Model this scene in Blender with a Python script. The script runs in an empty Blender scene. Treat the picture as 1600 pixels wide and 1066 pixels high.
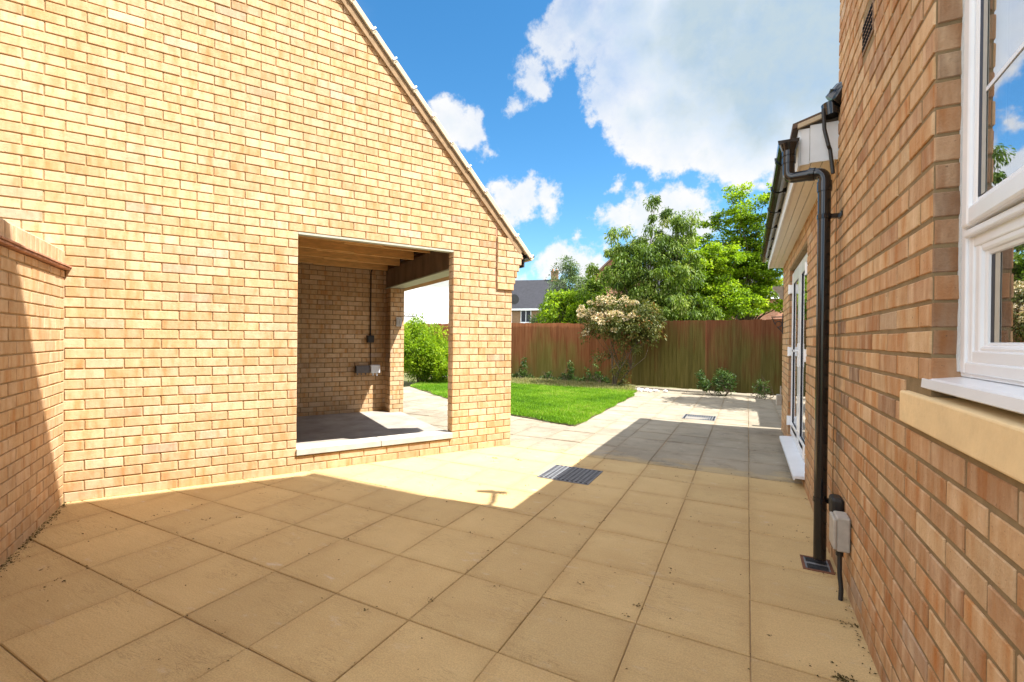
import bpy, bmesh, math, random
import numpy as np
from mathutils import Vector, Matrix
random.seed(7); rng = np.random.default_rng(7)
R = math.radians
sc = bpy.context.scene
COL = sc.collection

# ------------------------------------------------------------------ camera
CAMH = 1.235
YAW, ROLL, PITCH = R(27.1), R(.6), R(-.25)
fwd0 = Vector((-math.sin(YAW), math.cos(YAW), 0)); right0 = Vector((math.cos(YAW), math.sin(YAW), 0)); up0 = Vector((0, 0, 1))
fwd = fwd0*math.cos(PITCH) + up0*math.sin(PITCH)
u1 = right0.cross(fwd)
rgt = right0*math.cos(ROLL) + u1*math.sin(ROLL)
upc = -right0*math.sin(ROLL) + u1*math.cos(ROLL)
cd = bpy.data.cameras.new("camera"); cam = bpy.data.objects.new("camera", cd); COL.objects.link(cam)
cam.matrix_world = Matrix(((rgt.x, upc.x, -fwd.x, 0), (rgt.y, upc.y, -fwd.y, 0), (rgt.z, upc.z, -fwd.z, CAMH), (0, 0, 0, 1)))
cd.sensor_width = 36; cd.lens = 36*718/1600; cd.clip_start = .02; cd.clip_end = 2000
sc.camera = cam
# ------------------------------------------------------------------ sun, exposure
SUN_EL = R(55.5); SUN_AZ = math.atan2(1.0, .11)      # clockwise from +Y
sund = Vector((math.sin(SUN_AZ)*math.cos(SUN_EL), math.cos(SUN_AZ)*math.cos(SUN_EL), math.sin(SUN_EL)))
ld = bpy.data.lights.new("sun", 'SUN'); ld.energy = 4.85; ld.angle = R(.5); ld.color = (1, .975, .93)
lo = bpy.data.objects.new("sun", ld); COL.objects.link(lo); lo.rotation_euler = sund.to_track_quat('Z', 'Y').to_euler()
sc.view_settings.view_transform = 'Standard'; sc.view_settings.look = 'None'; sc.view_settings.gamma = 1
sc.view_settings.exposure = 1.4
sc.cycles.max_bounces = 8; sc.cycles.diffuse_bounces = 5; sc.cycles.use_denoising = True

# ------------------------------------------------------------------ node helpers
class NT:
    def __init__(s, tree): s.t = tree; s.n = tree.nodes; s.l = tree.links
    def add(s, ty, ins=None, **kw):
        n = s.n.new(ty)
        for k, v in kw.items(): setattr(n, k, v)
        if ins:
            for k, v in ins.items(): s.set(n, k, v)
        return n
    def set(s, n, k, v):
        i = n.inputs[k]
        if hasattr(v, 'is_linked') or isinstance(v, bpy.types.NodeSocket): s.l.new(v, i)
        else: i.default_value = v
    def m(s, op, a, b=None, c=None, clamp=False):
        n = s.add('ShaderNodeMath', operation=op, use_clamp=clamp); s.set(n, 0, a)
        if b is not None: s.set(n, 1, b)
        if c is not None: s.set(n, 2, c)
        return n.outputs[0]
    def noise(s, vec, scale, detail=4, rough=.55, dist=0):
        n = s.add('ShaderNodeTexNoise', {'Scale': scale, 'Detail': detail, 'Roughness': rough, 'Distortion': dist})
        if vec is not None: s.l.new(vec, n.inputs['Vector'])
        return n.outputs['Fac']
    def ramp(s, fac, stops, interp='LINEAR'):
        n = s.add('ShaderNodeValToRGB'); r = n.color_ramp; r.interpolation = interp
        while len(r.elements) < len(stops): r.elements.new(.5)
        for e, (p, c) in zip(r.elements, stops): e.position = p; e.color = (*c, 1) if len(c) == 3 else c
        s.l.new(fac, n.inputs[0]); return n.outputs[0]
    def mix(s, f, a, b, bt='MIX'):
        n = s.add('ShaderNodeMix', data_type='RGBA', blend_type=bt)
        for k, v in ((0, f), (6, a), (7, b)):
            if isinstance(v, bpy.types.NodeSocket): s.l.new(v, n.inputs[k])
            else: n.inputs[k].default_value = (*v, 1) if isinstance(v, tuple) and len(v) == 3 else v
        return n.outputs[2]
    def scale(s, vec, v3):
        n = s.add('ShaderNodeVectorMath', operation='MULTIPLY'); s.l.new(vec, n.inputs[0]); n.inputs[1].default_value = v3; return n.outputs[0]
    def mapr(s, v, a, b, c=0, d=1, smooth=False):
        n = s.add('ShaderNodeMapRange', {'From Min': a, 'From Max': b, 'To Min': c, 'To Max': d})
        if smooth: n.interpolation_type = 'SMOOTHSTEP'
        s.set(n, 'Value', v); return n.outputs[0]

def new_mat(name):
    m = bpy.data.materials.new(name); m.use_nodes = True
    T = NT(m.node_tree); b = T.n['Principled BSDF']; return m, T, b
def bump(T, b, h, strength=.5, dist=.01):
    n = T.add('ShaderNodeBump', {'Strength': strength, 'Distance': dist}); T.l.new(h, n.inputs['Height']); T.l.new(n.outputs[0], b.inputs['Normal'])
def attr(T, name): return T.add('ShaderNodeAttribute', attribute_name=name)
def pos(T): return T.add('ShaderNodeNewGeometry').outputs['Position']

def m_plain(name, col, rough=.6, noise=.12, scale=8, spec=.5, metal=0, bmp=.0, stretch=(1, 1, 1), rvar=0):
    m, T, b = new_mat(name); p = T.scale(pos(T), stretch)
    n = T.noise(p, scale, 5, .6)
    k = T.mapr(n, .25, .75, 1-noise, 1+noise)
    c = T.add('ShaderNodeVectorMath', operation='SCALE'); c.inputs[0].default_value = col; T.l.new(k, c.inputs['Scale'])
    T.l.new(c.outputs[0], b.inputs['Base Color']); b.inputs['Roughness'].default_value = rough
    b.inputs['Specular IOR Level'].default_value = spec; b.inputs['Metallic'].default_value = metal
    if bmp: bump(T, b, T.noise(p, scale*6, 6, .65), bmp, .004)
    if rvar: T.l.new(T.mapr(T.noise(p, scale*.5, 6, .7), .35, .7, rough, rough+rvar), b.inputs['Roughness'])
    return m

# ------------------------------------------------------------------ world : sky and clouds
w = bpy.data.worlds.new("World"); sc.world = w; w.use_nodes = True
W = NT(w.node_tree); bg = W.n['Background']
sky = W.add('ShaderNodeTexSky', sky_type='NISHITA', sun_disc=False, sun_elevation=SUN_EL, sun_rotation=SUN_AZ, altitude=100, air_density=1.0, dust_density=.3, ozone_density=3.0)
hs = W.add('ShaderNodeHueSaturation', {'Hue': .492, 'Saturation': 1.28, 'Value': .62}); W.l.new(sky.outputs[0], hs.inputs['Color'])
tc = W.add('ShaderNodeTexCoord').outputs['Generated']
def direction(px, py):
    v = fwd*718 + rgt*(px-800) - upc*(py-533); v.normalize(); return v
blobs = [ # bearings of the clouds : (x, y, radius)
 (1240, 60, 190), (1110, 50, 150), (1010, 70, 85), (1180, 170, 115), (1060, 175, 90), (1080, 215, 45), (1270, 190, 80), (985, 10, 80), (900, 20, 55), (870, 60, 38), (835, 120, 30), (808, 165, 20), (1130, 120, 130), (1320, 60, 200), (960, 120, 48), (945, 165, 34), (1000, 190, 60), (930, 60, 50), (1040, 235, 34), (1100, 245, 34), (1170, 240, 50), (880, 95, 22), (850, 140, 18), (960, 205, 20),
 (700, 190, 34), (725, 205, 34), (745, 240, 18), (690, 170, 22),
 (815, 305, 34), (850, 310, 24), (780, 300, 26), (800, 325, 30), (862, 338, 14), (864, 318, 12), (825, 285, 22),
 (1000, 330, 34), (960, 345, 26), (1040, 320, 34), (1085, 320, 30), (935, 345, 14), (960, 290, 14), (998, 285, 8), (1070, 350, 50), (1010, 360, 40),
 (1165, 275, 18), (1180, 295, 15), (1215, 290, 20), (875, 395, 26), (895, 375, 12), (850, 410, 18), (900, 410, 24), (830, 440, 14), (940, 375, 10), (935, 392, 10), (920, 430, 30), (800, 470, 40)]
warp = W.add('ShaderNodeTexNoise', {'Scale': 9.0, 'Detail': 7.0, 'Roughness': .62}); W.l.new(tc, warp.inputs['Vector'])
wv = W.add('ShaderNodeVectorMath', operation='SUBTRACT'); W.l.new(warp.outputs['Color'], wv.inputs[0]); wv.inputs[1].default_value = (.5, .5, .5)
ws = W.add('ShaderNodeVectorMath', operation='SCALE'); W.l.new(wv.outputs[0], ws.inputs[0]); ws.inputs['Scale'].default_value = .10
wd = W.add('ShaderNodeVectorMath', operation='ADD'); W.l.new(tc, wd.inputs[0]); W.l.new(ws.outputs[0], wd.inputs[1])
D = wd.outputs[0]
cur = None
for (bx_, by_, br) in blobs:
    c = direction(bx_, by_); ca = fwd.dot(c)
    n = W.add('ShaderNodeVectorMath', operation='DISTANCE'); W.l.new(D, n.inputs[0]); n.inputs[1].default_value = c
    rr = br/718*ca
    s_ = W.m('SUBTRACT', n.outputs['Value'], rr)
    cur = s_ if cur is None else W.m('SMOOTH_MIN', cur, s_, .012)
fine = W.noise(tc, 26, 9, .62)
sd = W.m('ADD', cur, W.m('MULTIPLY', W.m('SUBTRACT', fine, .5), -.075))
mask = W.mapr(sd, .006, -.016, 0, 1, True)
# unseen clouds over the rest of the sky, brightened to fill the shade
fr = W.add('ShaderNodeVectorMath', operation='DOT_PRODUCT'); W.l.new(tc, fr.inputs[0]); fr.inputs[1].default_value = direction(1000, 250)
away = W.mapr(fr.outputs['Value'], .86, .74, 0, 1, True)
gen = W.mapr(W.noise(tc, 2.6, 10, .56, .2), .44, .54, 0, 1, True)
mask = W.m('MAXIMUM', mask, W.m('MULTIPLY', gen, away))
sep = W.add('ShaderNodeSeparateXYZ'); W.l.new(tc, sep.inputs[0])
mask = W.m('MULTIPLY', mask, W.mapr(sep.outputs[2], .0, .04))
deep = W.mapr(sd, -.012, -.13, 0, 1, True)
tex = W.noise(D, 5, 6, .6)
dn = W.m('MULTIPLY', deep, W.mapr(tex, .3, .62, .55, 1.15))
ccol = W.ramp(dn, [(0, (1, 1, 1)), (.3, (.80, .88, .95)), (1, (.55, .68, .77))])
cs = W.add('ShaderNodeVectorMath', operation='SCALE'); W.l.new(ccol, cs.inputs[0]); CLOUD = cs.inputs['Scale']; W.l.new(W.mapr(away, 0, 1, 2.55, 8.5), CLOUD)
armd = W.add('ShaderNodeVectorMath', operation='DISTANCE'); W.l.new(tc, armd.inputs[0]); armd.inputs[1].default_value = direction(850, 90)
arm = W.mapr(armd.outputs['Value'], .10, .22, .42, 0, True)
thin = W.m('MULTIPLY', mask, W.m('SUBTRACT', W.mapr(fine, .3, .6, .80, 1.0), W.m('MULTIPLY', arm, W.mapr(tex, .35, .6, 1.2, .4))))
W.l.new(W.mix(thin, hs.outputs[0], cs.outputs[0]), bg.inputs[0]); bg.inputs[1].default_value = .15

# ------------------------------------------------------------------ object helpers
def tag(o, label=None, cat=None, group=None, kind=None):
    if label: o['label'] = label
    if cat: o['category'] = cat
    if group: o['group'] = group
    if kind: o['kind'] = kind
    return o
def empty(name, loc, label, cat, group=None):
    o = bpy.data.objects.new(name, None); COL.objects.link(o); o.location = loc; o.empty_display_size = .2
    return tag(o, label, cat, group)
def mesh_obj(name, verts, faces, mat, parent=None, smooth=False, uvs=None, cols=None):
    """uvs: per-loop (n,2); cols: per-loop (n,4)"""
    me = bpy.data.meshes.new(name)
    me.from_pydata([tuple(v) for v in verts], [], [tuple(f) for f in faces])
    if uvs is not None: me.uv_layers.new(name='uv').data.foreach_set('uv', np.asarray(uvs, dtype=np.float32).ravel())
    if cols is not None:
        a = me.color_attributes.new('bc', 'FLOAT_COLOR', 'CORNER'); a.data.foreach_set('color', np.asarray(cols, dtype=np.float32).ravel())
    me.materials.append(mat)
    if smooth: me.polygons.foreach_set('use_smooth', [True]*len(me.polygons))
    me.update()
    o = bpy.data.objects.new(name, me); COL.objects.link(o)
    if parent is not None:
        bpy.context.view_layer.update() if False else None
        o.parent = parent
        off = Vector((0, 0, 0)); q = parent
        while q is not None: off += q.location; q = q.parent
        if off.length: me.transform(Matrix.Translation(-off))
    return o
class MB:
    def __init__(s): s.v = []; s.f = []; s.sm = []
    def face(s, pts):
        i = len(s.v); s.v += [Vector(p) for p in pts]; s.f.append(tuple(range(i, i+len(pts))))
    def prism(s, pts, vec, cap=True):
        """closed polygon pts (3D) extruded along vec"""
        n = len(pts); i = len(s.v); vec = Vector(vec); P = [Vector(p) for p in pts]
        s.v += P + [p+vec for p in P]
        for k in range(n): s.f.append((i+k, i+(k+1) % n, i+n+(k+1) % n, i+n+k))
        s.f.append(tuple(reversed(range(i, i+n)))); s.f.append(tuple(range(i+n, i+2*n)))
    def box(s, c, sx, sy, sz, M=None, bev=0):
        """centre c, full sizes, M 3x3 orientation"""
        M = M or Matrix.Identity(3); h = (sx/2, sy/2, sz/2); c = Vector(c)
        if bev <= 0:
            i = len(s.v)
            for z in (-1, 1):
                for (x, y) in ((-1, -1), (1, -1), (1, 1), (-1, 1)): s.v.append(c + M @ Vector((x*h[0], y*h[1], z*h[2])))
            for q in ((0, 3, 2, 1), (4, 5, 6, 7), (0, 1, 5, 4), (1, 2, 6, 5), (2, 3, 7, 6), (3, 0, 4, 7)): s.f.append(tuple(i+k for k in q))
        else:
            bm = bmesh.new(); bmesh.ops.create_cube(bm, size=1)
            for v in bm.verts: v.co = Vector((v.co.x*sx, v.co.y*sy, v.co.z*sz))
            bmesh.ops.bevel(bm, geom=bm.edges[:], offset=bev, segments=2, profile=.5, affect='EDGES')
            bm.verts.index_update(); i = len(s.v)
            for v in bm.verts: s.v.append(c + M @ v.co)
            for f in bm.faces: s.f.append(tuple(i+v.index for v in f.verts))
            bm.free()
    def b2(s, a, b, bev=0):
        a = Vector(a); b = Vector(b); c = (a+b)/2; d = b-a; s.box(c, abs(d.x), abs(d.y), abs(d.z), None, bev)
    def tube(s, pts, rad, n=10, cap=True):
        pts = [Vector(p) for p in pts]; m = len(pts)
        rad = rad if hasattr(rad, '__len__') else [rad]*m
        i0 = len(s.v); ref = None
        for k, p in enumerate(pts):
            d = (pts[min(k+1, m-1)] - pts[max(k-1, 0)]).normalized()
            if ref is None: ref = d.orthogonal().normalized()
            ref = (ref - d*ref.dot(d)).normalized(); q = d.cross(ref)
            for j in range(n):
                a = 2*math.pi*j/n; s.v.append(p + (ref*math.cos(a)+q*math.sin(a))*rad[k])
        for k in range(m-1):
            for j in range(n): s.f.append((i0+k*n+j, i0+k*n+(j+1) % n, i0+(k+1)*n+(j+1) % n, i0+(k+1)*n+j))
        if cap: s.f.append(tuple(reversed(range(i0, i0+n)))); s.f.append(tuple(range(i0+(m-1)*n, i0+m*n)))
    def build(s, name, mat, parent=None, smooth=False):
        o = mesh_obj(name, s.v, s.f, mat, parent, False)
        if smooth:
            me = o.data; bm = bmesh.new(); bm.from_mesh(me)
            for f in bm.faces: f.smooth = len(f.verts) <= 4
            for e in bm.edges:
                if len(e.link_faces) == 2 and e.calc_face_angle(0) > R(40): e.smooth = False
            bm.to_mesh(me); bm.free()
        return o
def arc(p0, c, p1, n=6):
    p0, c, p1 = Vector(p0), Vector(c), Vector(p1)
    return [p0*(1-t)**2 + c*2*t*(1-t) + p1*t*t for t in [k/n for k in range(n+1)]]

# ------------------------------------------------------------------ materials
def m_brick(name, stops, rough=.85, band=.5, bscale=1.0):
    m, T, b = new_mat(name)
    a = attr(T, 'bc'); uv = T.add('ShaderNodeUVMap', uv_map='uv').outputs[0]
    sp = T.add('ShaderNodeSeparateColor'); T.l.new(a.outputs['Color'], sp.inputs[0])
    base = T.ramp(sp.outputs[0], stops)
    bands = T.noise(T.scale(uv, (1, .16, 1)), 16, 3, .55)          # kiss marks across a brick
    cloud = T.noise(uv, 22, 5, .6)
    k = T.mapr(bands, .3, .72, -1, 1)
    dk = T.mix(T.m('MULTIPLY', T.mapr(k, 0, 1), band*1.25), base, T.mix(1, base, (.86, .60, .36), 'MULTIPLY'))
    lt = T.mix(T.m('MULTIPLY', T.mapr(k, 0, -1), band), dk, T.mix(.65, base, (.70, .52, .34)))
    c2 = T.mix(T.mapr(cloud, .45, .75, 0, .45), lt, T.mix(1, lt, (.74, .62, .52), 'MULTIPLY'))
    pits = T.noise(uv, 130, 2, .5)
    spots = T.mapr(T.noise(uv, 75, 2, .5), .70, .76, 0, .7)
    c3 = T.mix(spots, c2, (.11, .07, .045))
    v = T.mapr(sp.outputs[1], 0, 1, .90, 1.07)
    P = pos(T); zz = T.add('ShaderNodeSeparateXYZ'); T.l.new(P, zz.inputs[0])
    dirt = T.mapr(T.noise(T.scale(P, (1, 1, .45)), 1.7, 6, .65), .35, .7, 1.05, .88)
    foot = T.m('ADD', T.mapr(T.m('ADD', zz.outputs[2], T.m('MULTIPLY', T.noise(P, 3.5, 5, .7), .5)), .22, .52, .80, 1.0), 0.0)
    v = T.m('MULTIPLY', v, T.m('MULTIPLY', dirt, foot))
    c4 = T.add('ShaderNodeVectorMath', operation='SCALE'); T.l.new(c3, c4.inputs[0]); T.l.new(v, c4.inputs['Scale'])
    T.l.new(c4.outputs[0], b.inputs['Base Color']); b.inputs['Roughness'].default_value = rough
    b.inputs['Specular IOR Level'].default_value = .2
    h = T.m('ADD', T.m('MULTIPLY', T.noise(T.scale(uv, (1, .5, 1)), 35, 6, .65), 1.0), T.m('MULTIPLY', pits, .35))
    bump(T, b, h, .55*bscale, .006)
    return m
BUFF = [(0, (.46, .33, .22)), (.03, (.53, .345, .175)), (.25, (.56, .37, .195)), (.55, (.575, .39, .215)), (.85, (.59, .41, .24)), (.97, (.61, .44, .275)), (1, (.52, .39, .28))]
ORNG = [(0, (.26, .17, .11)), (.06, (.40, .23, .125)), (.3, (.47, .27, .135)), (.55, (.50, .30, .15)), (.8, (.53, .335, .175)), (.95, (.57, .39, .22)), (1, (.40, .29, .21))]
M = {}
M['buff'] = m_brick('buff_brick', BUFF, band=.6)
M['orange'] = m_brick('orange_buff_brick', ORNG, band=.75, bscale=1.6)
M['mortar'] = m_plain('mortar_buff', (.42, .295, .155), .95, .18, 14, .1, bmp=.5)
M['mortar_g'] = m_plain('mortar_grey', (.245, .175, .095), .95, .2, 14, .1, bmp=.5)
M['cream'] = m_plain('mortar_cream', (.56, .46, .32), .85, .15, 20, .2, bmp=.3)
M['tile_edge'] = m_plain('tile_edge_stone', (.50, .42, .30), .8, .2, 14, .2, bmp=.4)
M['creasing'] = m_plain('terracotta_creasing', (.46, .24, .15), .8, .35, 18, .3, bmp=.3)
M['wood'] = m_plain('joist_timber', (.74, .43, .16), .75, .25, 6, .2, bmp=.2, stretch=(1, 1, 6))
M['steel'] = m_plain('weathered_steel', (.20, .145, .10), .6, .5, 5, .4, bmp=.2, stretch=(1, 1, .3))
M['flange'] = m_plain('galvanised_lintel', (.42, .43, .34), .5, .12, 9, .4)
M['concrete'] = m_plain('concrete_sill', (.44, .41, .35), .85, .22, 9, .2, bmp=.4)
M['black'] = m_plain('black_upvc', (.008, .008, .009), .08, .3, 10, .6, rvar=.10)
M['blackm'] = m_plain('black_rubber', (.02, .018, .016), .5, .2, 20, .4)
M['iron'] = m_plain('black_iron', (.02, .02, .02), .5, .2, 20, .4)
M['upvc'] = m_plain('white_upvc', (.80, .82, .85), .22, .05, 5, .5)
M['soffit'] = m_plain('cream_soffit_upvc', (.76, .72, .62), .4, .05, 8, .4)
M['wplas'] = m_plain('white_plastic_dull', (.74, .77, .80), .5, .06, 12, .4)
M['greyp'] = m_plain('grey_plastic', (.40, .37, .32), .55, .15, 25, .4)
M['dgreyp'] = m_plain('dark_grey_plastic', (.12, .11, .11), .5, .15, 25, .4)
M['stone'] = m_plain('cast_stone', (.74, .55, .30), .8, .12, 10, .25, bmp=.45)
M['gasket'] = m_plain('window_gasket', (.012, .014, .025), .45, .1, 20, .4)
M['spacer'] = m_plain('window_spacer', (.42, .40, .34), .4, .1, 20, .4)
M['silicone'] = m_plain('silicone', (.62, .62, .6), .4, .1, 40, .4, bmp=.6)
M['render'] = m_plain('white_render', (.80, .78, .74), .9, .04, 3, .2, bmp=.2)
M['roofgrey'] = m_plain('slate_grey_tiles', (.032, .032, .038), .8, .25, 3, .3)
M['roofbrown'] = m_plain('brown_tiles', (.14, .095, .07), .8, .25, 4, .3, bmp=.4)
M['rust'] = m_plain('rusty_iron', (.16, .07, .04), .8, .3, 20, .3)
M['drain'] = m_plain('drain_grille', (.17, .175, .185), .6, .25, 25, .4)
M['hole'] = m_plain('drain_void', (.008, .008, .008), .9, .1, 5, .1)
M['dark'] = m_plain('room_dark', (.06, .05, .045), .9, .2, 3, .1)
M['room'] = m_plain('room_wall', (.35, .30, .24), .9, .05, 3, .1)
M['board'] = m_plain('ceiling_board', (.34, .20, .09), .9, .2, 5, .1)

def m_glass(name, refl=.55, tint=(.02, .025, .03)):
    m, T, b = new_mat(name)
    g = T.add('ShaderNodeBsdfGlossy', {'Roughness': .0, 'Color': (.95, .97, 1, 1)})
    tr = T.add('ShaderNodeBsdfTransparent', {'Color': (.75, .78, .8, 1)})
    mx = T.add('ShaderNodeMixShader', {'Fac': refl}); T.l.new(tr.outputs[0], mx.inputs[1]); T.l.new(g.outputs[0], mx.inputs[2])
    T.l.new(mx.outputs[0], T.n['Material Output'].inputs[0]); return m
M['glass'] = m_glass('window_glass', .62)
M['glass_door'] = m_glass('door_glass', .82)

def m_slab(name, lo_, hi_, dirt, crack=.5, vein=.35, vw=.018, sand=False):
    m, T, b = new_mat(name)
    a = attr(T, 'bc'); sp = T.add('ShaderNodeSeparateColor'); T.l.new(a.outputs['Color'], sp.inputs[0])
    uv = T.add('ShaderNodeUVMap', uv_map='uv').outputs[0]; P = pos(T)
    n1 = T.noise(uv, 2.2, 6, .6, .4); n2 = T.noise(P, 1.1, 4, .6)
    base = T.mix(T.mapr(n1, .3, .7), (*lo_,), (*hi_,))
    base = T.mix(T.mapr(n2, .42, .72, 0, .5), base, dirt)
    ue = T.add('ShaderNodeUVMap', uv_map='edge').outputs[0]; se = T.add('ShaderNodeSeparateXYZ'); T.l.new(ue, se.inputs[0])
    ed_ = T.m('MAXIMUM', T.m('ABSOLUTE', se.outputs[0]), T.m('ABSOLUTE', se.outputs[1]))
    ed_ = T.mapr(T.m('ADD', ed_, T.m('MULTIPLY', T.m('SUBTRACT', T.noise(P, 6, 5, .65), .5), .5)), .72, 1.05, 0, .38)
    base = T.mix(ed_, base, T.mix(1, base, (.72, .66, .58), 'MULTIPLY'))
    if sand:
        yy = T.add('ShaderNodeSeparateXYZ'); T.l.new(P, yy.inputs[0])
        sf = T.m('ADD', T.m('SUBTRACT', 5.05, yy.outputs[1]), T.m('MULTIPLY', T.m('SUBTRACT', T.noise(T.scale(P, (1, 2.5, 1)), 2.6, 6, .65), .5), 1.6))
        base = T.mix(T.mapr(sf, .05, .45, 0, .75), base, (.47, .34, .16))
    # riven ridges run across the slab
    rv = T.noise(T.scale(uv, (.9, 5.0, 1)), 5, 7, .68, .9)
    line = T.mapr(T.m('ABSOLUTE', T.m('SUBTRACT', rv, .5)), 0, vw, 1, 0)
    gate = T.mapr(T.noise(uv, 3.1, 2, .5), .5, .62, 0, 1)
    base = T.mix(T.m('MULTIPLY', T.m('MULTIPLY', line, gate), vein*.85), base, T.mix(1, base, (.42, .38, .34), 'MULTIPLY'))
    spk = T.mapr(T.noise(P, 160, 2, .6), .35, .65, .88, 1.1)
    grain = T.add('ShaderNodeVectorMath', operation='SCALE'); T.l.new(base, grain.inputs[0])
    T.l.new(T.m('MULTIPLY', spk, T.mapr(sp.outputs[0], 0, 1, .94, 1.05)), grain.inputs['Scale'])
    scuff = T.m('MULTIPLY', T.mapr(T.noise(T.scale(P, (1, 2.2, 1)), 5.5, 6, .7), .60, .72, 0, .55), T.mapr(n2, .35, .6, 0, 1))
    c = T.mix(scuff, grain.outputs[0], (.60, .54, .47))
    T.l.new(c, b.inputs['Base Color']); b.inputs['Roughness'].default_value = .82; b.inputs['Specular IOR Level'].default_value = .25
    h = T.m('ADD', T.m('MULTIPLY', rv, 1.0), T.m('MULTIPLY', T.noise(P, 90, 4, .6), .12))
    bump(T, b, h, crack, .012)
    return m
M['slab_new'] = m_slab('sandstone_new', (.52, .365, .170), (.585, .425, .205), (.45, .31, .14), .55, .8, .012)
M['slab_old'] = m_slab('sandstone_old', (.29, .245, .175), (.36, .305, .225), (.19, .165, .125), 1.0, .9, .045, True)
M['joint'] = m_plain('joint_sand', (.36, .26, .15), .95, .4, 9, .1, bmp=.6)

def m_fence():
    m, T, b = new_mat('fence_boards'); P = pos(T)
    a = attr(T, 'bc'); sp = T.add('ShaderNodeSeparateColor'); T.l.new(a.outputs['Color'], sp.inputs[0])
    s = T.add('ShaderNodeSeparateXYZ'); T.l.new(P, s.inputs[0])
    streak = T.noise(T.scale(P, (14, 14, .8)), 1.6, 6, .65)
    red = T.mix(T.mapr(streak, .35, .7), (.13, .042, .016), (.20, .085, .038))
    alg = T.mix(T.mapr(streak, .3, .7), (.070, .062, .010), (.14, .112, .032))
    lw = T.noise(T.scale(P, (1, 1, .55)), .95, 3, .5)
    g = T.m('ADD', T.m('MULTIPLY', T.m('SUBTRACT', .95, s.outputs[2]), .9), T.mapr(lw, .3, .7, -.75, .75))
    g = T.m('ADD', g, T.m('MULTIPLY', T.m('SUBTRACT', streak, .5), 1.1))
    g = T.m('ADD', g, sp.outputs[1])
    c = T.mix(T.mapr(g, -.25, .55), red, alg)
    k = T.m('MULTIPLY', T.mapr(sp.outputs[0], 0, 1, .88, 1.12), T.m('ADD', sp.outputs[2], 1.0))  # blue channel brightens boards that should look sunlit
    v = T.add('ShaderNodeVectorMath', operation='SCALE'); T.l.new(c, v.inputs[0]); T.l.new(k, v.inputs['Scale'])
    T.l.new(v.outputs[0], b.inputs['Base Color']); b.inputs['Roughness'].default_value = .85; b.inputs['Specular IOR Level'].default_value = .2
    bump(T, b, T.noise(T.scale(P, (40, 40, 1.5)), 2, 5, .6), .5, .006); return m
M['fence'] = m_fence()

def m_leaf(name, stops, trans=.35, rough=.5):
    m, T, b = new_mat(name); a = attr(T, 'bc'); sp = T.add('ShaderNodeSeparateColor'); T.l.new(a.outputs['Color'], sp.inputs[0])
    c = T.ramp(sp.outputs[0], stops)
    T.l.new(c, b.inputs['Base Color']); b.inputs['Roughness'].default_value = rough; b.inputs['Specular IOR Level'].default_value = .3
    tl = T.add('ShaderNodeBsdfTranslucent'); T.l.new(T.mix(1, c, (1.15, 1.15, .6), 'MULTIPLY'), tl.inputs[0])
    mx = T.add('ShaderNodeMixShader', {'Fac': trans}); T.l.new(b.outputs[0], mx.inputs[1]); T.l.new(tl.outputs[0], mx.inputs[2])
    T.l.new(mx.outputs[0], T.n['Material Output'].inputs[0]); return m
M['leaf_mid'] = m_leaf('leaf_mid_green', [(0, (.035, .07, .010)), (.4, (.11, .19, .018)), (.75, (.22, .31, .035)), (1, (.46, .50, .20))], .42)
M['leaf_bright'] = m_leaf('leaf_bright_green', [(0, (.05, .10, .008)), (.35, (.17, .29, .012)), (.75, (.31, .44, .02)), (1, (.48, .54, .05))], .5)
M['leaf_dark'] = m_leaf('leaf_dark_green', [(0, (.025, .06, .012)), (.5, (.055, .115, .02)), (1, (.14, .20, .05))], .3)
M['leaf_silver'] = m_leaf('leaf_silver_green', [(0, (.06, .11, .035)), (.5, (.14, .21, .08)), (1, (.30, .36, .20))], .3)
M['leaf_bronze'] = m_leaf('leaf_bronze_green', [(0, (.04, .06, .012)), (.5, (.11, .13, .025)), (.85, (.22, .20, .06)), (1, (.38, .15, .06))], .3)
M['blossom'] = m_leaf('cream_blossom', [(0, (.40, .28, .14)), (.5, (.64, .50, .32)), (1, (.80, .72, .56))], .25)
M['grass'] = m_leaf('grass_blades', [(0, (.07, .18, .01)), (.35, (.15, .32, .012)), (.8, (.27, .46, .025)), (1, (.42, .44, .12))], .4)
M['straw'] = m_leaf('straw_grass', [(0, (.16, .20, .05)), (.5, (.32, .30, .12)), (1, (.46, .40, .20))], .3)
M['bark'] = m_plain('bark', (.11, .085, .06), .9, .35, 12, .1, bmp=.6)
M['soil'] = m_plain('soil', (.10, .085, .045), .95, .4, 9, .1, bmp=.8)
M['litter'] = m_plain('leaf_litter', (.075, .06, .022), .9, .5, 40, .1)
M['pebble'] = m_plain('white_pebbles', (.62, .60, .56), .8, .25, 12, .2)
M['earth'] = m_plain('ground_earth', (.12, .12, .05), .95, .3, 1.5, .1, bmp=.5)

def m_brick_far(name, c1, c2, cm):
    m, T, b = new_mat(name); P = pos(T)
    s = T.add('ShaderNodeSeparateXYZ'); T.l.new(P, s.inputs[0])
    u = T.m('ADD', s.outputs[0], T.m('MULTIPLY', s.outputs[1], .73))
    cb = T.add('ShaderNodeCombineXYZ'); T.l.new(u, cb.inputs[0]); T.l.new(s.outputs[2], cb.inputs[1])
    br = T.add('ShaderNodeTexBrick', {'Color1': (*c1, 1), 'Color2': (*c2, 1), 'Mortar': (*cm, 1), 'Scale': 1, 'Mortar Size': .005, 'Brick Width': .23, 'Row Height': .0757})
    T.l.new(cb.outputs[0], br.inputs['Vector'])
    c = T.mix(T.mapr(T.noise(P, 1.5, 4, .6), .3, .7, 0, .3), br.outputs[0], T.mix(1, br.outputs[0], (.7, .65, .6), 'MULTIPLY'))
    T.l.new(c, b.inputs['Base Color']); b.inputs['Roughness'].default_value = .9
    return m
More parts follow.
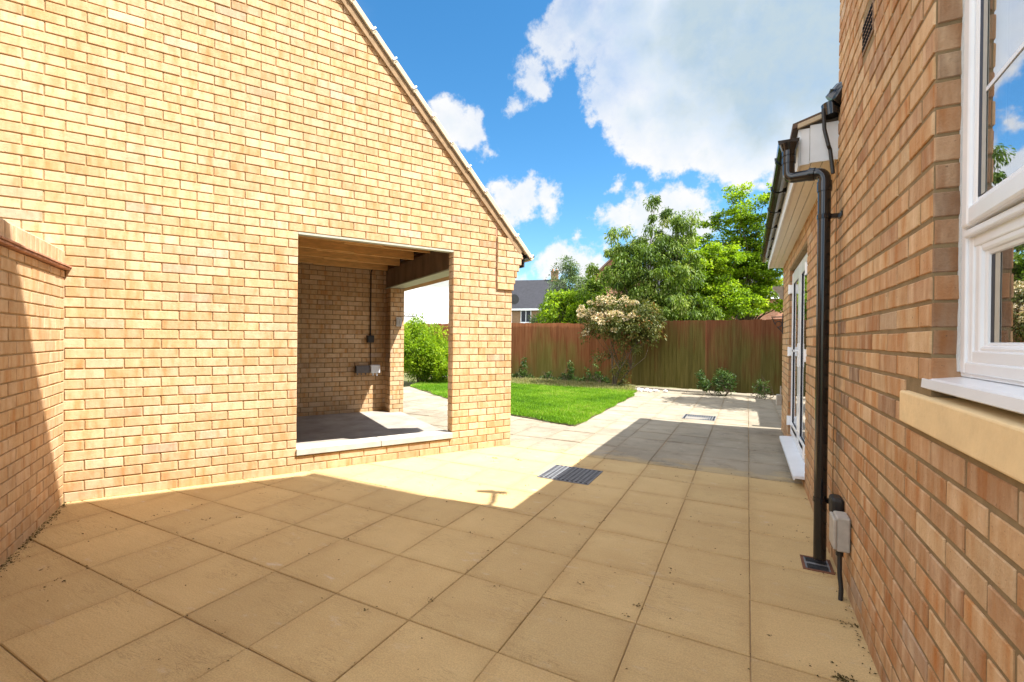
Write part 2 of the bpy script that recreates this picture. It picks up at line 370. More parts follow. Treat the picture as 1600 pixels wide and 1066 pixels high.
M['far_red'] = m_brick_far('far_red_brick', (.42, .17, .10), (.52, .24, .15), (.45, .36, .28))
M['far_orange'] = m_brick_far('far_orange_brick', (.24, .14, .08), (.30, .18, .10), (.22, .17, .10))
M['far_buff'] = m_brick_far('upper_buff_brick', (.46, .26, .14), (.52, .32, .18), (.3, .22, .13))

def m_floor():
    m, T, b = new_mat('garage_floor'); P = pos(T)
    c = T.ramp(T.noise(P, 2.5, 7, .65), [(.3, (.24, .205, .17)), (.7, (.42, .37, .31))])
    T.l.new(c, b.inputs['Base Color']); b.inputs['Roughness'].default_value = .9; bump(T, b, T.noise(P, 60, 5, .6), .6, .005); return m
M['floor'] = m_floor()

# ------------------------------------------------------------------ brickwork
CH, BL, JT = .0757, .2271, .0095
def clip_poly(poly, a, b, c):
    """keep a*u + b*z <= c"""
    out = []
    for i in range(len(poly)):
        p, q = poly[i], poly[(i+1) % len(poly)]
        dp, dq = a*p[0]+b*p[1]-c, a*q[0]+b*q[1]-c
        if dp <= 0: out.append(p)
        if (dp < 0 < dq) or (dq < 0 < dp):
            t = dp/(dp-dq); out.append((p[0]+(q[0]-p[0])*t, p[1]+(q[1]-p[1])*t))
    return out
def area(p): return .5*abs(sum(p[i][0]*p[(i+1) % len(p)][1]-p[(i+1) % len(p)][0]*p[i][1] for i in range(len(p))))
def brickwork(name, mat, parent, org, U, N, rects, holes=(), clips=(), proud=.007, phase=0., course=CH, blen=BL, joint=JT, tone=(0, 1), z_off=0., edges=None):
    """bricks standing proud of a mortar bed; org 3D origin, U along, N outward"""
    org = Vector(org); U = Vector(U).normalized(); N = Vector(N).normalized()
    V = []; F = []; UV = []; C = []
    P3 = lambda u, z, n: org + U*u + Vector((0, 0, z)) + N*n
    for (u0, u1, z0, z1) in rects:
        k = int(round((z0-z_off)/course)); 
        while z_off + k*course < z1 - .01:
            za, zb = z_off + k*course + joint/2, z_off + (k+1)*course - joint/2
            za = max(za, z0+.001); zb = min(zb, z1-.001)
            off = phase + (blen/2 if k % 2 else 0)
            i0 = math.floor((u0-off)/blen)
            iv0 = []
            x = off + i0*blen
            while x < u1:
                iv0.append((x+joint/2, x+blen-joint/2)); x += blen
            for (a, b) in iv0:
                segs = [(max(a, u0+.0005), min(b, u1-.0005))]
                for (h0, h1, hz0, hz1) in holes:
                    if za + .01 < hz1 and zb - .01 > hz0:
                        ns = []
                        for (p, q) in segs:
                            if q <= h0 or p >= h1: ns.append((p, q)); continue
                            if p < h0: ns.append((p, h0))
                            if q > h1: ns.append((h1, q))
                        segs = ns
                for (p, q) in segs:
                    if q - p < .02: continue
                    jz = random.uniform(-.0012, .0012)
                    poly = [(p+random.uniform(-.001, .001), za+jz), (q+random.uniform(-.001, .001), za+jz+random.uniform(-.0008, .0008)), (q+random.uniform(-.001, .001), zb+jz), (p+random.uniform(-.001, .001), zb+jz+random.uniform(-.0008, .0008))]
                    for cl in clips: poly = clip_poly(poly, *cl)
                    if len(poly) < 3 or area(poly) < .0004: continue
                    n = len(poly); cu = sum(t[0] for t in poly)/n; cz = sum(t[1] for t in poly)/n
                    hu = max(abs(t[0]-cu) for t in poly); hz = max(abs(t[1]-cz) for t in poly)
                    bv = .0028
                    inn = [(cu+(t[0]-cu)*(1-bv/max(hu, .01)), cz+(t[1]-cz)*(1-bv/max(hz, .01))) for t in poly]
                    pr = proud + random.uniform(-.0012, .0012)
                    i = len(V); tl = [random.uniform(-.0007, .0007) for _ in poly]
                    V += [P3(t[0], t[1], -.002) for t in poly] + [P3(t[0], t[1], pr-.0025) for t in poly] + [P3(t[0], t[1], pr+tl[j]) for j, t in enumerate(inn)]
                    fs = [tuple(range(i+2*n, i+3*n))]
                    for j in range(n):
                        jj = (j+1) % n
                        fs.append((i+j, i+jj, i+n+jj, i+n+j)); fs.append((i+n+j, i+n+jj, i+2*n+jj, i+2*n+j))
                    ru, rv = random.uniform(0, 40), random.uniform(0, 40)
                    t0 = random.random(); t0 = tone[0]+(tone[1]-tone[0])*t0
                    cc = (t0, random.random(), random.random(), 1)
                    loc = [(t[0]-p+ru, t[1]-za+rv) for t in poly]*2 + [(t[0]-p+ru, t[1]-za+rv) for t in inn]
                    for f in fs:
                        F.append(f)
                        for vi in f: UV.append(loc[vi-i]); C.append(cc)
            k += 1
    if not F: return None
    # orientation
    v0, v1, v2 = V[F[0][0]], V[F[0][1]], V[F[0][2]]
    o = mesh_obj(name, V, F, mat, parent, False, UV, C)
    bm = bmesh.new(); bm.from_mesh(o.data); bmesh.ops.recalc_face_normals(bm, faces=bm.faces[:])
    bm.to_mesh(o.data); bm.free()
    return o
def join_into(dst, src):
    """merge mesh of src (same parent space) into dst, keeping material slots"""
    for ob in (dst, src): ob.data.update()
    a, b = dst.data, src.data
    bm = bmesh.new(); bm.from_mesh(a)
    na = len(a.materials)
    mp = {}
    for i, mt in enumerate(b.materials):
        if mt.name in [x.name for x in a.materials]: mp[i] = [x.name for x in a.materials].index(mt.name)
        else: a.materials.append(mt); mp[i] = len(a.materials)-1
    n0 = len(bm.faces); bm.from_mesh(b); bm.faces.ensure_lookup_table()
    for f in bm.faces[n0:]: f.material_index = mp.get(f.material_index, 0)
    bm.to_mesh(a); bm.free()
    bpy.data.objects.remove(src)
    return dst

# ------------------------------------------------------------------ ground
def structure(o): o['kind'] = 'structure'; return o
mb = MB(); mb.face([(-400, -400, -.06), (400, -400, -.06), (400, 400, -.06), (-400, 400, -.06)])
structure(mb.build('ground', M['earth']))
mb = MB(); mb.face([(-7.7, -4, -.007), (1.2, -4, -.007), (1.2, 12.6, -.007), (-7.7, 12.6, -.007)])
structure(mb.build('paving_bed', M['joint']))
LAWN = [(-2.16, 6.22), (-2.24, 10.2), (-2.5, 11.7), (-6.9, 12.2), (-8.2, 11.0), (-7.6, 9.2), (-5.6, 7.85), (-3.37, 6.6)]
def in_poly(x, y, P):
    c = False; j = len(P)-1
    for i in range(len(P)):
        if (P[i][1] > y) != (P[j][1] > y) and x < (P[j][0]-P[i][0])*(y-P[i][1])/(P[j][1]-P[i][1])+P[i][0]: c = not c
        j = i
    return c
def paving(name, mat, xs, ys, jit=.0010, gap=.0028, gy=.0055):
    V = []; F = []; UV = []; C = []; EU = []
    for xi in range(len(xs)-1):
        for yi in range(len(ys)-1):
            x0, x1, y0, y1 = xs[xi], xs[xi+1], ys[yi], ys[yi+1]
            cx, cy = (x0+x1)/2, (y0+y1)/2
            if all(in_poly(x, y, LAWN) for x in (x0, x1) for y in (y0, y1)): continue
            g = gap/2*random.uniform(.7, 1.3); h = gy/2*random.uniform(.6, 1.3); bv = .0035
            zj = random.uniform(-jit, jit); tx, ty = random.uniform(-jit, jit)*.6, random.uniform(-jit, jit)*.6
            e = lambda: random.uniform(-.0012, .0012)
            q = [(x0+g+e(), y0+h+e()), (x1-g+e(), y0+h+e()), (x1-g+e(), y1-h+e()), (x0+g+e(), y1-h+e())]
            inn = [(cx+(x-cx)*(1-bv/abs(x-cx)), cy+(y-cy)*(1-bv/abs(y-cy))) for x, y in q]
            z = lambda x, y: zj + tx*(x-cx)/.2 + ty*(y-cy)/.2
            i = len(V)
            V += [(x, y, -.03) for x, y in q] + [(x, y, z(x, y)-.003) for x, y in q] + [(x, y, z(x, y)) for x, y in inn]
            fs = [(i+8, i+9, i+10, i+11)]
            for j in range(4):
                jj = (j+1) % 4; fs.append((i+j, i+jj, i+4+jj, i+4+j)); fs.append((i+4+j, i+4+jj, i+8+jj, i+8+j))
            ru, rv = random.uniform(0, 60), random.uniform(0, 60); cc = (random.random(), random.random(), 0, 1)
            L = [(x-x0+ru, y-y0+rv) for x, y in q]*2 + [(x-x0+ru, y-y0+rv) for x, y in inn]
            for f in fs:
                F.append(f)
                for vi in f: UV.append(L[vi-i]); C.append(cc); EU.append(((V[vi][0]-cx)/(x1-x0)*2, (V[vi][1]-cy)/(y1-y0)*2))
    o = mesh_obj(name, V, F, mat, None, False, UV, C)
    o.data.uv_layers.new(name='edge').data.foreach_set('uv', np.asarray(EU, dtype=np.float32).ravel())
    return structure(o)
SX = [.027 + .4445*k for k in range(-18, 2)] + [.66]
ys_new = [4.70 - .4445*k for k in range(0, 18)][::-1]
ys_new = [y for y in ys_new]
paving('patio', M['slab_new'], SX, ys_new)
OX = [.030 + .452*k for k in range(-17, 2)] + [.9]
oy = [4.704]
while oy[-1] < 12.3: oy.append(oy[-1] + (.60 if len(oy) % 3 else .45))
paving('garden_path', M['slab_old'], OX, oy, .0025, .006, .010)

# ------------------------------------------------------------------ garage
AZ = R(58.7)
G = Vector((math.cos(AZ), math.sin(AZ), 0)); NI = Vector((-G.y, G.x, 0)); NO = -NI      # along gable, inward, outward
GB = Vector((-2.460, 4.785, 0))
def gp(s, n, z): return GB + G*s + NI*n + Vector((0, 0, z))
GM = Matrix((G, NI, Vector((0, 0, 1)))).transposed()
gar = empty('brick_garage', GB, 'yellow buff brick garage with a steep gable and a large unglazed window opening', 'garage')
SL = 1.075
def roofz(s): return 2.35 - SL*s
APEX = -3.35
O0, O1, OZ0, OZ1 = -2.285, -.745, .215, 2.190
ztop = roofz(APEX)
clipR = (SL, 1, 2.35)
clipL = (-SL, 1, 2.35 - 2*SL*APEX)
fw = brickwork('front_wall', M['buff'], gar, gp(0, 0, 0), G, NO, [(2*APEX, 0, -.02, ztop)], holes=[(O0, O1, .0, OZ1)], clips=[clipR, clipL], z_off=-.0053, phase=.02)
low = brickwork('front_wall', M['buff'], gar, gp(0, 0, 0), G, NO, [(O0-.001, O1+.001, -.02, .145)], z_off=-.0053, phase=.02)
fw = join_into(fw, low)
mb = MB()   # mortar body, 0.11 thick
def gbox(mb_, s0, s1, n0, n1, z0, z1, bev=0): mb_.box(gp((s0+s1)/2, (n0+n1)/2, (z0+z1)/2), s1-s0, n1-n0, z1-z0, GM, bev)
T_ = .105
mb.prism([gp(2*APEX, .001, -.02), gp(O0, .001, -.02), gp(O0, .001, roofz(O0)), gp(APEX, .001, ztop), gp(2*APEX, .001, 2.35)], NI*T_)
mb.prism([gp(O0, .001, OZ1+.001), gp(O1, .001, OZ1+.001), gp(O1, .001, roofz(O1)), gp(O0, .001, roofz(O0))], NI*T_)
mb.prism([gp(O1, .001, -.02), gp(-.001, .001, -.02), gp(-.001, .001, 2.35), gp(O1, .001, roofz(O1))], NI*T_)
gbox(mb, O0, O1, .001, T_, -.02, .145)
core = mb.build('front_wall', M['mortar'], gar); fw = join_into(fw, core)
# reveals of the opening
rv = brickwork('opening_reveal', M['buff'], gar, gp(O1-.0005, 0, 0), NI, -G, [(.0, T_, .21, OZ1)], z_off=-.0053, phase=0, blen=.45, proud=.006)
fw = join_into(fw, rv)
ed = brickwork('wall_end', M['buff'], gar, gp(-.002, 0, 0), NI, G, [(.0, .21, -.02, 2.3)], z_off=-.0053, blen=.225, proud=.004)
fw = join_into(fw, ed)
# concrete sill of the opening in two lengths
mb = MB(); gbox(mb, O0-.0, -1.52, -.028, .17, .155, .213, .004); gbox(mb, -1.516, O1+.0, -.028, .17, .155, .213, .004)
mb.build('opening_sill', M['concrete'], gar)
# galvanised lintel edge over the opening
mb = MB(); gbox(mb, O0+.002, O1-.002, -.006, .07, OZ1-.020, OZ1-.002); mb.build('lintel', M['flange'], gar)
# kneeler: corbelled brickwork at the eave
kr = []
for k, e in enumerate([.012, .03, .055, .085, .115, .14, .16, .17]):
    kr.append((-.208, e, 1.800 + k*CH, 1.800+(k+1)*CH))
kn = None; mbk = MB()
for r in kr:
    z0 = r[2]; ob = brickwork('kneeler', M['buff'], gar, gp(0, -.022, 0), G, NO, [r], clips=[(SL, 1, 2.35+.01)], z_off=1.800 - 40*CH + .0, phase=.02)
    top = min(r[3], 2.35 - SL*r[1])
    mbk.prism([gp(r[0], -.021, r[2]), gp(r[1], -.021, r[2]), gp(r[1], -.021, max(r[2]+.001, min(r[3], roofz(r[1])))), gp(r[0], -.021, r[3])], NI*.19)
    if ob: kn = ob if kn is None else join_into(kn, ob)
core = mbk.build('kneeler', M['mortar'], gar); join_into(kn, core)
mb = MB(); gbox(mb, -.222, -.210, -.0085, -.002, 1.80, 2.57); mb.build('movement_joint', M['creasing'], gar)
# verge: corbelled band and tile edge with white clips
cn = math.hypot(1, SL); dn_ = Vector((G.x, G.y, -SL)).normalized(); nn = (G*SL + Vector((0, 0, 1))).normalized()
def verge(a0, a1, h0, h1, n0, n1, sgn=1):
    """strip along the right slope; h is measured square to the slope"""
    m_ = MB()
    p0 = gp(a0, n0, roofz(a0)); p1 = gp(a1, n0, roofz(a1))
    m_.prism([p0+nn*h0, p1+nn*h0, p1+nn*h1, p0+nn*h1], NI*(n1-n0)); return m_
v_ = verge(APEX, .10, -.012, .045, -.030, .10)
v_.build('verge_brick_band', m_plain('verge_band_brick', (.30, .20, .11), .85, .25, 14, .2, bmp=.4), gar)
mbb = MB(); L = (Vector(gp(.165, 0, roofz(.165)))-Vector(gp(APEX, 0, ztop))).length
nt = 17
Ms = Matrix((dn_, NI, nn)).transposed()
for k in range(nt):
    a = APEX + (.20-APEX)*(k+.5)/nt
    p = gp(a, .06, roofz(a)) + nn*.080
    mbb.box(p, L/nt*1.035+.012, .22, .046, Ms @ Matrix.Rotation(R(1.1), 3, 'Y'), .004)
mbb.build('verge_tiles', M['cream'], gar)
for k in range(nt):
    a = APEX + (.20-APEX)*(k+1.0)/nt - .02
    p = gp(a, -.052, roofz(a)) + nn*.092
    mbc = MB(); mbc.box(p, .018, .016, .05, Ms, .002); mbc.build('verge_clip', M['wplas'], gar)
# roof slopes
mb = MB()
for sg in (1, -1):
    e_ = 0. if sg == 1 else 2*APEX-.22
    za = roofz(e_ if sg == 1 else .22) + .055; zr = ztop + .055
    mb.prism([gp(e_, .16, za), gp(APEX, .16, zr), gp(APEX, .16, zr+.06), gp(e_, .16, za+.06)], NI*3.25)
mb.build('roof', M['roofbrown'], gar)
# gutter stub, black stop end; shortened with the right eave to admit sun
mb = MB()
def halfpipe(mb_, p0, p1, r, side, t=.004, n=8):
    """open gutter: half round below the axis p0-p1"""
    p0 = Vector(p0); p1 = Vector(p1); side = Vector(side).normalized(); dz = Vector((0, 0, 1))
    A = [math.pi + math.pi*k/n for k in range(n+1)]
    out = [side*math.cos(a)*r + dz*math.sin(a)*r for a in A]; inn_ = [side*math.cos(a)*(r-t) + dz*math.sin(a)*(r-t) for a in reversed(A)]
    prof = out + inn_
    i = len(mb_.v); m_ = len(prof)
    mb_.v += [p0+q for q in prof] + [p1+q for q in prof]
    for k in range(m_): mb_.f.append((i+k, i+(k+1) % m_, i+m_+(k+1) % m_, i+m_+k))
    for base in (0, m_):
        for k in range(n): mb_.f.append((i+base+k, i+base+k+1, i+base+m_-2-k, i+base+m_-1-k))
def disc(mb_, c, r, side, ax, t=.006, n=10):
    side = Vector(side).normalized(); ax = Vector(ax).normalized()
    mb_.prism([Vector(c)+side*math.cos(math.pi+math.pi*k/n)*r+Vector((0, 0, 1))*math.sin(math.pi+math.pi*k/n)*r for k in range(n+1)], ax*t)
halfpipe(mb, gp(.235, -.03, 2.235), gp(.235, .18, 2.235), .055, G); disc(mb, gp(.235, -.036, 2.237), .059, G, NI)
mb.build('gutter', M['black'], gar)
mb = MB(); gbox(mb, .155, .175, .0, .16, 2.09, 2.25); mb.build('fascia', M['blackm'], gar)
# interior back wall, its pier, left wall, floor
bw = brickwork('back_wall', M['buff'], gar, gp(0, 3.07, 0), G, NO, [(-6.4, -.36, 0, 2.51)], phase=.05, z_off=.0)
mb = MB(); gbox(mb, -6.6, -.36, 3.072, 3.18, -.02, 2.514); gbox(mb, -6.7, -6.6, .11, 3.18, -.02, 2.514)
join_into(bw, mb.build('back_wall', M['mortar_g'], gar))
pr_ = brickwork('rear_pier', M['buff'], gar, gp(0, 2.80, 0), G, NO, [(-.585, -.36, 0, 2.04)], phase=.03)
p2 = brickwork('rear_pier', M['buff'], gar, gp(-.585, 2.80, 0), NI, -G, [(.0, .27, 0, 2.04)], phase=.0)
pr_ = join_into(pr_, p2)
mb = MB(); gbox(mb, -.584, -.361, 2.801, 3.07, -.02, 2.045); gbox(mb, -.40, -.36, 3.07, 3.19, 0, 2.3)
join_into(pr_, mb.build('rear_pier', M['mortar_g'], gar))
mb = MB(); gbox(mb, -.585, -.40, .108, 3.068, 2.066, 2.36); mb.build('steel_beam', M['steel'], gar)
mb = MB(); gbox(mb, -.60, -.38, .108, 3.068, 2.046, 2.063); mb.build('beam_flange', M['flange'], gar)
mb = MB(); gbox(mb, -6.6, -.40, .106, 3.07, -.02, .022); mb.build('garage_floor', M['floor'], gar)
mb = MB(); gbox(mb, -6.6, -.40, .108, 3.07, 2.515, 2.54); gbox(mb, -.38, -.2, .108, 3.3, 2.05, 2.53); mb.build('ceiling_board', M['board'], gar)
for k, n_ in enumerate([.42, 1.05, 1.68, 2.31, 2.94]):
    mb = MB(); cut = -1.75 + .12*math.sin(k*2.3)
    gbox(mb, -6.5, cut+.45, n_-.022, n_+.022, 2.355, 2.512); gbox(mb, cut, -.59, n_+.024, n_+.066, 2.345, 2.512)
    mb.build('ceiling_joist', M['wood'], gar)
# electrics on the back wall
mb = MB(); mb.tube([gp(-.84, 3.045, 1.23), gp(-.84, 3.045, 2.28)] + arc(gp(-.84, 3.045, 2.28), gp(-.84, 3.045, 2.37), gp(-.76, 3.045, 2.375)), .010, 8)
mb.tube([gp(-.835, 3.048, 1.17), gp(-.83, 3.048, .77)], .006, 6); mb.build('conduit', M['blackm'], gar, True)
mb = MB(); gbox(mb, -.90, -.79, 2.99, 3.063, 1.15, 1.27, .008); mb.build('switch_box', M['blackm'], gar)
mb = MB(); gbox(mb, -1.08, -.86, 2.98, 3.063, .66, .78, .01); [gbox(mb, s, s+.015, 2.99, 3.02, .63, .66) for s in (-1.06, -1.0, -.93)]
mb.build('socket_box', M['dgreyp'], gar)
mb = MB(); gbox(mb, -.852, -.70, 2.95, 3.063, .655, .79, .012); [gbox(mb, s, s+.02, 2.97, 3.0, .615, .655) for s in (-.82, -.76)]
mb.build('weatherproof_socket', M['wplas'], gar)
mb = MB(); gbox(mb, -.50, -.40, 2.775, 2.792, 1.42, 1.57, .004); [gbox(mb, s, s+.032, 2.768, 2.775, 1.455, 1.535, .002) for s in (-.492, -.442)]
mb.build('light_switch', M['greyp'], gar)
# scrolled iron bracket on the end of the rear pier
mb = MB(); c0 = gp(-.355, 2.93, 1.60)
mb.tube([c0, c0+G*.24], .008, 6)
for q in range(3):
    cc = c0 + G*(.05+.07*q) + Vector((0, 0, .035)); mb.tube([cc + G*math.cos(t)*.03*(1-t/12) + Vector((0, 0, 1))*math.sin(t)*.03*(1-t/12) for t in [i_*.55 for i_ in range(14)]], .005, 5)
mb.tube([c0+Vector((0, 0, -.12)), c0+Vector((0, 0, .10))], .007, 6)
mb.build('scroll_bracket', M['iron'], gar, True)

# ------------------------------------------------------------------ boundary wall
S0 = -3.845
bnd = empty('boundary_wall', gp(S0-.1, -1, 0), 'low buff brick garden wall with brick on edge coping meeting the garage gable', 'wall')
LW = 3.6
bwk = brickwork('brickwork', M['buff'], bnd, gp(S0, 0, 0), NO, G, [(.012, LW, -.02, 1.70)], z_off=-.018, phase=.1, tone=(.05, .9))
mb = MB(); mb.box(gp(S0-.1085, -LW/2-.01, .84), .215, LW-.02, 1.72, GM)
join_into(bwk, mb.build('brickwork', M['mortar'], bnd))
mb = MB()
k = 0; n_ = .012
while n_ < LW:
    for lay, (ov, zz) in enumerate(((.030, 1.706), (.038, 1.722))):
        mb.box(gp(S0-.1, -(n_+.128)+lay*.06, zz+.0055+random.uniform(-.001, .001)), .215+2*ov, .252, .012, GM, .002)
    n_ += .2575
mb.build('tile_creasing', M['creasing'], bnd)
V = []
mb_m = MB(); mb_m.box(gp(S0-.1085, -LW/2-.012, 1.785), .205, LW-.03, .105, GM); 
cp = brickwork('coping_bricks', M['buff'], bnd, gp(S0-.002, 0, 0), NO, G, [(.012, LW, 1.735, 1.845)], course=.11, blen=.0757, z_off=1.735, tone=(.75, .98), proud=.008)  # tone kept to the palest bricks, imitating sun glare on the coping
ct = MB()
nb = .016
while nb < LW-.08:
    ct.box(gp(S0-.107, -(nb+.033), 1.841), .213, .066, .016, GM, .003); nb += .0757
ctop = ct.build('coping_bricks', M['cream'], bnd)
join_into(cp, mb_m.build('coping_bricks', M['mortar'], bnd)); join_into(cp, ctop)

# ------------------------------------------------------------------ main house on the right
XW = .452; YC = 3.19; YE = 7.50; EAV = 5.67
house = empty('brick_house', (XW+3, 0, 0), 'orange buff brick house with white window, patio doors and black downpipe', 'house')
WY1, WY0, WZ0, WZ1 = 1.657, -.35, 1.105, 2.62
Yv = Vector((0, 1, 0)); Xn = Vector((-1, 0, 0))
hw = brickwork('house_wall', M['orange'], house, (XW, 0, 0), Yv, Xn, [(-1.2, YC, -.02, 4.4)], holes=[(WY0, WY1, WZ0-.02, WZ1), (WY0-.1, 1.86, .985, 1.105), (2.36, 2.575, 2.52, 2.60+.065)], z_off=-.012, phase=.052, proud=.0030, joint=.0135)
mb = MB()
mb.b2((XW+.001, 1.657, -.02), (XW+.10, YC-.001, 4.4)); mb.b2((XW+.001, -1.2, -.02), (XW+.10, WY0, 4.4))
mb.b2((XW+.001, WY0, -.02), (XW+.10, WY1, 1.03)); mb.b2((XW+.001, WY0, WZ1), (XW+.10, WY1, 4.4))
join_into(hw, mb.build('house_wall', M['mortar_g'], house))
r1 = brickwork('window_reveal', M['orange'], house, (XW, WY1+.0005, 0), (1, 0, 0), (0, -1, 0), [(.0, .10, WZ0, WZ1)], z_off=-.012, phase=0, blen=.4, proud=.004, tone=(0, .09))  # darkest brick tones only, shade of the unlit reveal put into the colour
join_into(hw, r1)
r2 = brickwork('corner', M['orange'], house, (XW, YC-.002, 0), (1, 0, 0), (0, 1, 0), [(.0, 2.2, 2.3, 4.4)], z_off=-.012, phase=0)
join_into(hw, r2)
# upper gable, casting the long shade over the patio
RK = 1.09; RY = -1.2
mb = MB()
zr = EAV + (YC-RY)*RK
mb.prism([(XW+.004, YC-.004, 4.402), (XW+.004, YC-.004, EAV), (XW+.004, RY, zr), (XW+.004, 2*RY-YC, EAV), (XW+.004, 2*RY-YC, 4.402)], (.25, 0, 0))
mb.b2((XW+.004, 2*RY-YC, -.02), (XW+.25, -1.203, 4.40))
mb.b2((XW+.26, YC-.26, 2.3), (7.5, YC-.006, EAV)); mb.b2((7.5, 2*RY-YC, 0), (7.7, YC, EAV)); mb.b2((XW+.26, 2*RY-YC, 0), (7.5, 2*RY-YC+.2, EAV))
mb.build('upper_wall', M['far_buff'], house)
mb = MB()
for sg in (1, -1):
    e_ = YC+.02 if sg == 1 else 2*RY-YC-.02
    mb.prism([(XW-.05, e_, EAV), (XW-.05, RY, zr+.02), (XW-.05, RY, zr+.10), (XW-.05, e_, EAV+.08)], (7.3, 0, 0))
mb.build('main_roof', M['roofbrown'], house)
mb = MB(); halfpipe(mb, (XW-.06, YC+.08, EAV+.02), (7.6, YC+.08, EAV+.02), .055, (0, 1, 0)); disc(mb, (XW-.06, YC+.08, EAV+.02), .058, (0, 1, 0), (1, 0, 0)); mb.build('eaves_gutter', M['black'], house)
mb = MB(); mb.tube([(XW+.12, YC-.01, 3.30), (XW+.12, YC+.10, 3.33), (XW+.12, YC+.26, 3.44), (XW+.12, YC+.33, 3.52), (XW+.12, YC+.30, 3.60)], .018, 8)
mb.tube([(XW+.06, YC+.27, 3.56), (XW+.30, YC+.34, 3.62)], .03, 8); mb.build('aerial_bracket', M['blackm'], house, True)
# interior block so the rooms read dark
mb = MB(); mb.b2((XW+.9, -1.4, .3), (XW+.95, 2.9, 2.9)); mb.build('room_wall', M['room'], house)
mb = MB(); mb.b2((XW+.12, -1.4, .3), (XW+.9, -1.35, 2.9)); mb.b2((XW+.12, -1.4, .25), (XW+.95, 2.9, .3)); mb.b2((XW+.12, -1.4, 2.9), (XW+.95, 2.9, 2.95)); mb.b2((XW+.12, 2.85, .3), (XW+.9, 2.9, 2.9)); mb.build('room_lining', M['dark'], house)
# stone sill, plastic sill
mb = MB(); mb.b2((XW-.022, WY0-.1, .990), (XW+.10, 1.853, 1.087), .006)
mb.build('stone_sill', M['stone'], house)
mb = MB(); mb.b2((XW+.002, 1.66, 1.0885), (XW+.06, 1.75, 1.112), .004); mb.build('mortar_bed', M['cream'], house)
XF = .512
win = mesh_obj('window', [(0, 0, 0)], [], M['upvc'], house) if False else None
# window frame : outer frame
def rect_frame(mb_, y0, y1, z0, z1, x0, x1, wdt, bev=.004):
    mb_.b2((x0, y0, z0), (x1, y0+wdt, z1), bev); mb_.b2((x0, y1-wdt, z0), (x1, y1, z1), bev)
    mb_.b2((x0+.0005, y0+wdt-.002, z0), (x1, y1-wdt+.002, z0+wdt), bev); mb_.b2((x0+.0005, y0+wdt-.002, z1-wdt), (x1, y1-wdt+.002, z1), bev)
mb = MB()
Y0f, Y1f, Z0f, Z1f = WY0, WY1-.004, 1.147, WZ1
rect_frame(mb, Y0f, Y1f, Z0f, Z1f, XF, XF+.06, .070)
rect_frame(mb, Y0f+.014, Y1f-.014, Z0f+.010, Z1f-.014, XF-.006, XF+.02, .030, .004)
mb.b2((XF+.001, Y0f+.06, 1.482), (XF+.06, Y1f-.06, 1.535), .004)         # transom
window = mb.build('window', M['upvc'], house)
mb = MB(); rect_frame(mb, Y0f+.066, Y1f-.066, Z0f+.050, 1.498, XF+.004, XF+.05, .034, .008); rect_frame(mb, Y0f+.096, Y1f-.096, Z0f+.070, 1.476, XF+.012, XF+.05, .022, .006); mb.build('glazing_bead', M['upvc'], window)
mb = MB(); rect_frame(mb, Y0f+.046, Y1f-.046, 1.532, Z1f-.03, XF-.018, XF+.03, .050, .008); rect_frame(mb, Y0f+.090, Y1f-.090, 1.565, Z1f-.07, XF-.008, XF+.03, .032, .008)
sh_ = mb.build('opening_sash', M['upvc'], window)
mb = MB(); mb.b2((XF-.014, Y0f+.05, 1.508), (XF+.01, Y1f-.05, 1.528), .005); mb.build('drip_bar', M['upvc'], window)
mb = MB(); mb.b2((XF-.004, Y0f+.10, 1.585), (XF-.001, Y1f-.115, Z1f-.09)); mb.build('pane', M['glass'], sh_)
mb = MB(); mb.b2((XF+.020, Y0f+.10, Z0f+.072), (XF+.023, Y1f-.110, 1.475)); mb.build('pane', M['glass'], window)
GE = ((Y1f-.121, 1.598, Z1f-.10, XF-.006), (Y1f-.117, Z0f+.092, 1.453, XF+.018))
for q_, (a, zz0, zz1, x) in enumerate(GE):
    par = sh_ if q_ == 0 else window
    mb = MB(); mb.b2((x, a-.020, zz0), (x+.0012, a, zz1)); mb.build('gasket', M['gasket'], par)
    mb = MB(); mb.b2((x, a-.044, zz0), (x+.0010, a-.021, zz1)); mb.build('spacer_bar', M['spacer'], par)
mb = MB(); mb.b2((XF-.0065, Y0f+.12, 1.836), (XF-.0045, Y1f-.165, 1.846)); mb.build('glazing_bar', M['upvc'], sh_)
# the casement stands a little ajar, hinged on its far side
hx, hy = XF-house.location.x, Y1f-.05-house.location.y
RotM = Matrix.Translation((hx, hy, 0)) @ Matrix.Rotation(R(-2.9), 4, 'Z') @ Matrix.Translation((-hx, -hy, 0))
for o in [sh_] + [c for c in bpy.data.objects if c.parent == sh_]: o.data.transform(RotM)
mb = MB(); mb.prism([(XF+.05, 0, 1.152), (XW+.003, 0, 1.138), (XW-.004, 0, 1.134), (XW-.006, 0, 1.110), (XW+.001, 0, 1.106), (XW+.006, 0, 1.118), (XF+.05, 0, 1.122)], (0, 1.0, 0))
for i_, v in enumerate(mb.v): v.y = -.30 if i_ < 7 else 1.712
mb.build('window_sill', M['upvc'], window)
mb = MB(); mb.tube([(XF-.002, WY1-.003, 1.16+.05*k) for k in range(30)], [.005+.0018*math.sin(k*1.9)*math.cos(k*.7) for k in range(30)], 6); mb.build('sealant', M['silicone'], window, True)
# air brick
mb = MB()
ay0, ay1, az0, az1 = 2.365, 2.57, 2.525, 2.66
mb.b2((XW-.004, ay0, az0), (XW+.03, ay1, az1-.0)); o_ = mb.build('air_brick', m_plain('air_brick_clay', (.24, .15, .09), .8, .2, 20, .2), house)
mb = MB()
for r_ in range(4):
    for c_ in range(8): mb.b2((XW-.0065, ay0+.015+c_*.0235, az0+.015+r_*.03), (XW+.0, ay0+.028+c_*.0235, az0+.033+r_*.03))
mb.build('air_brick_hole', M['hole'], o_)

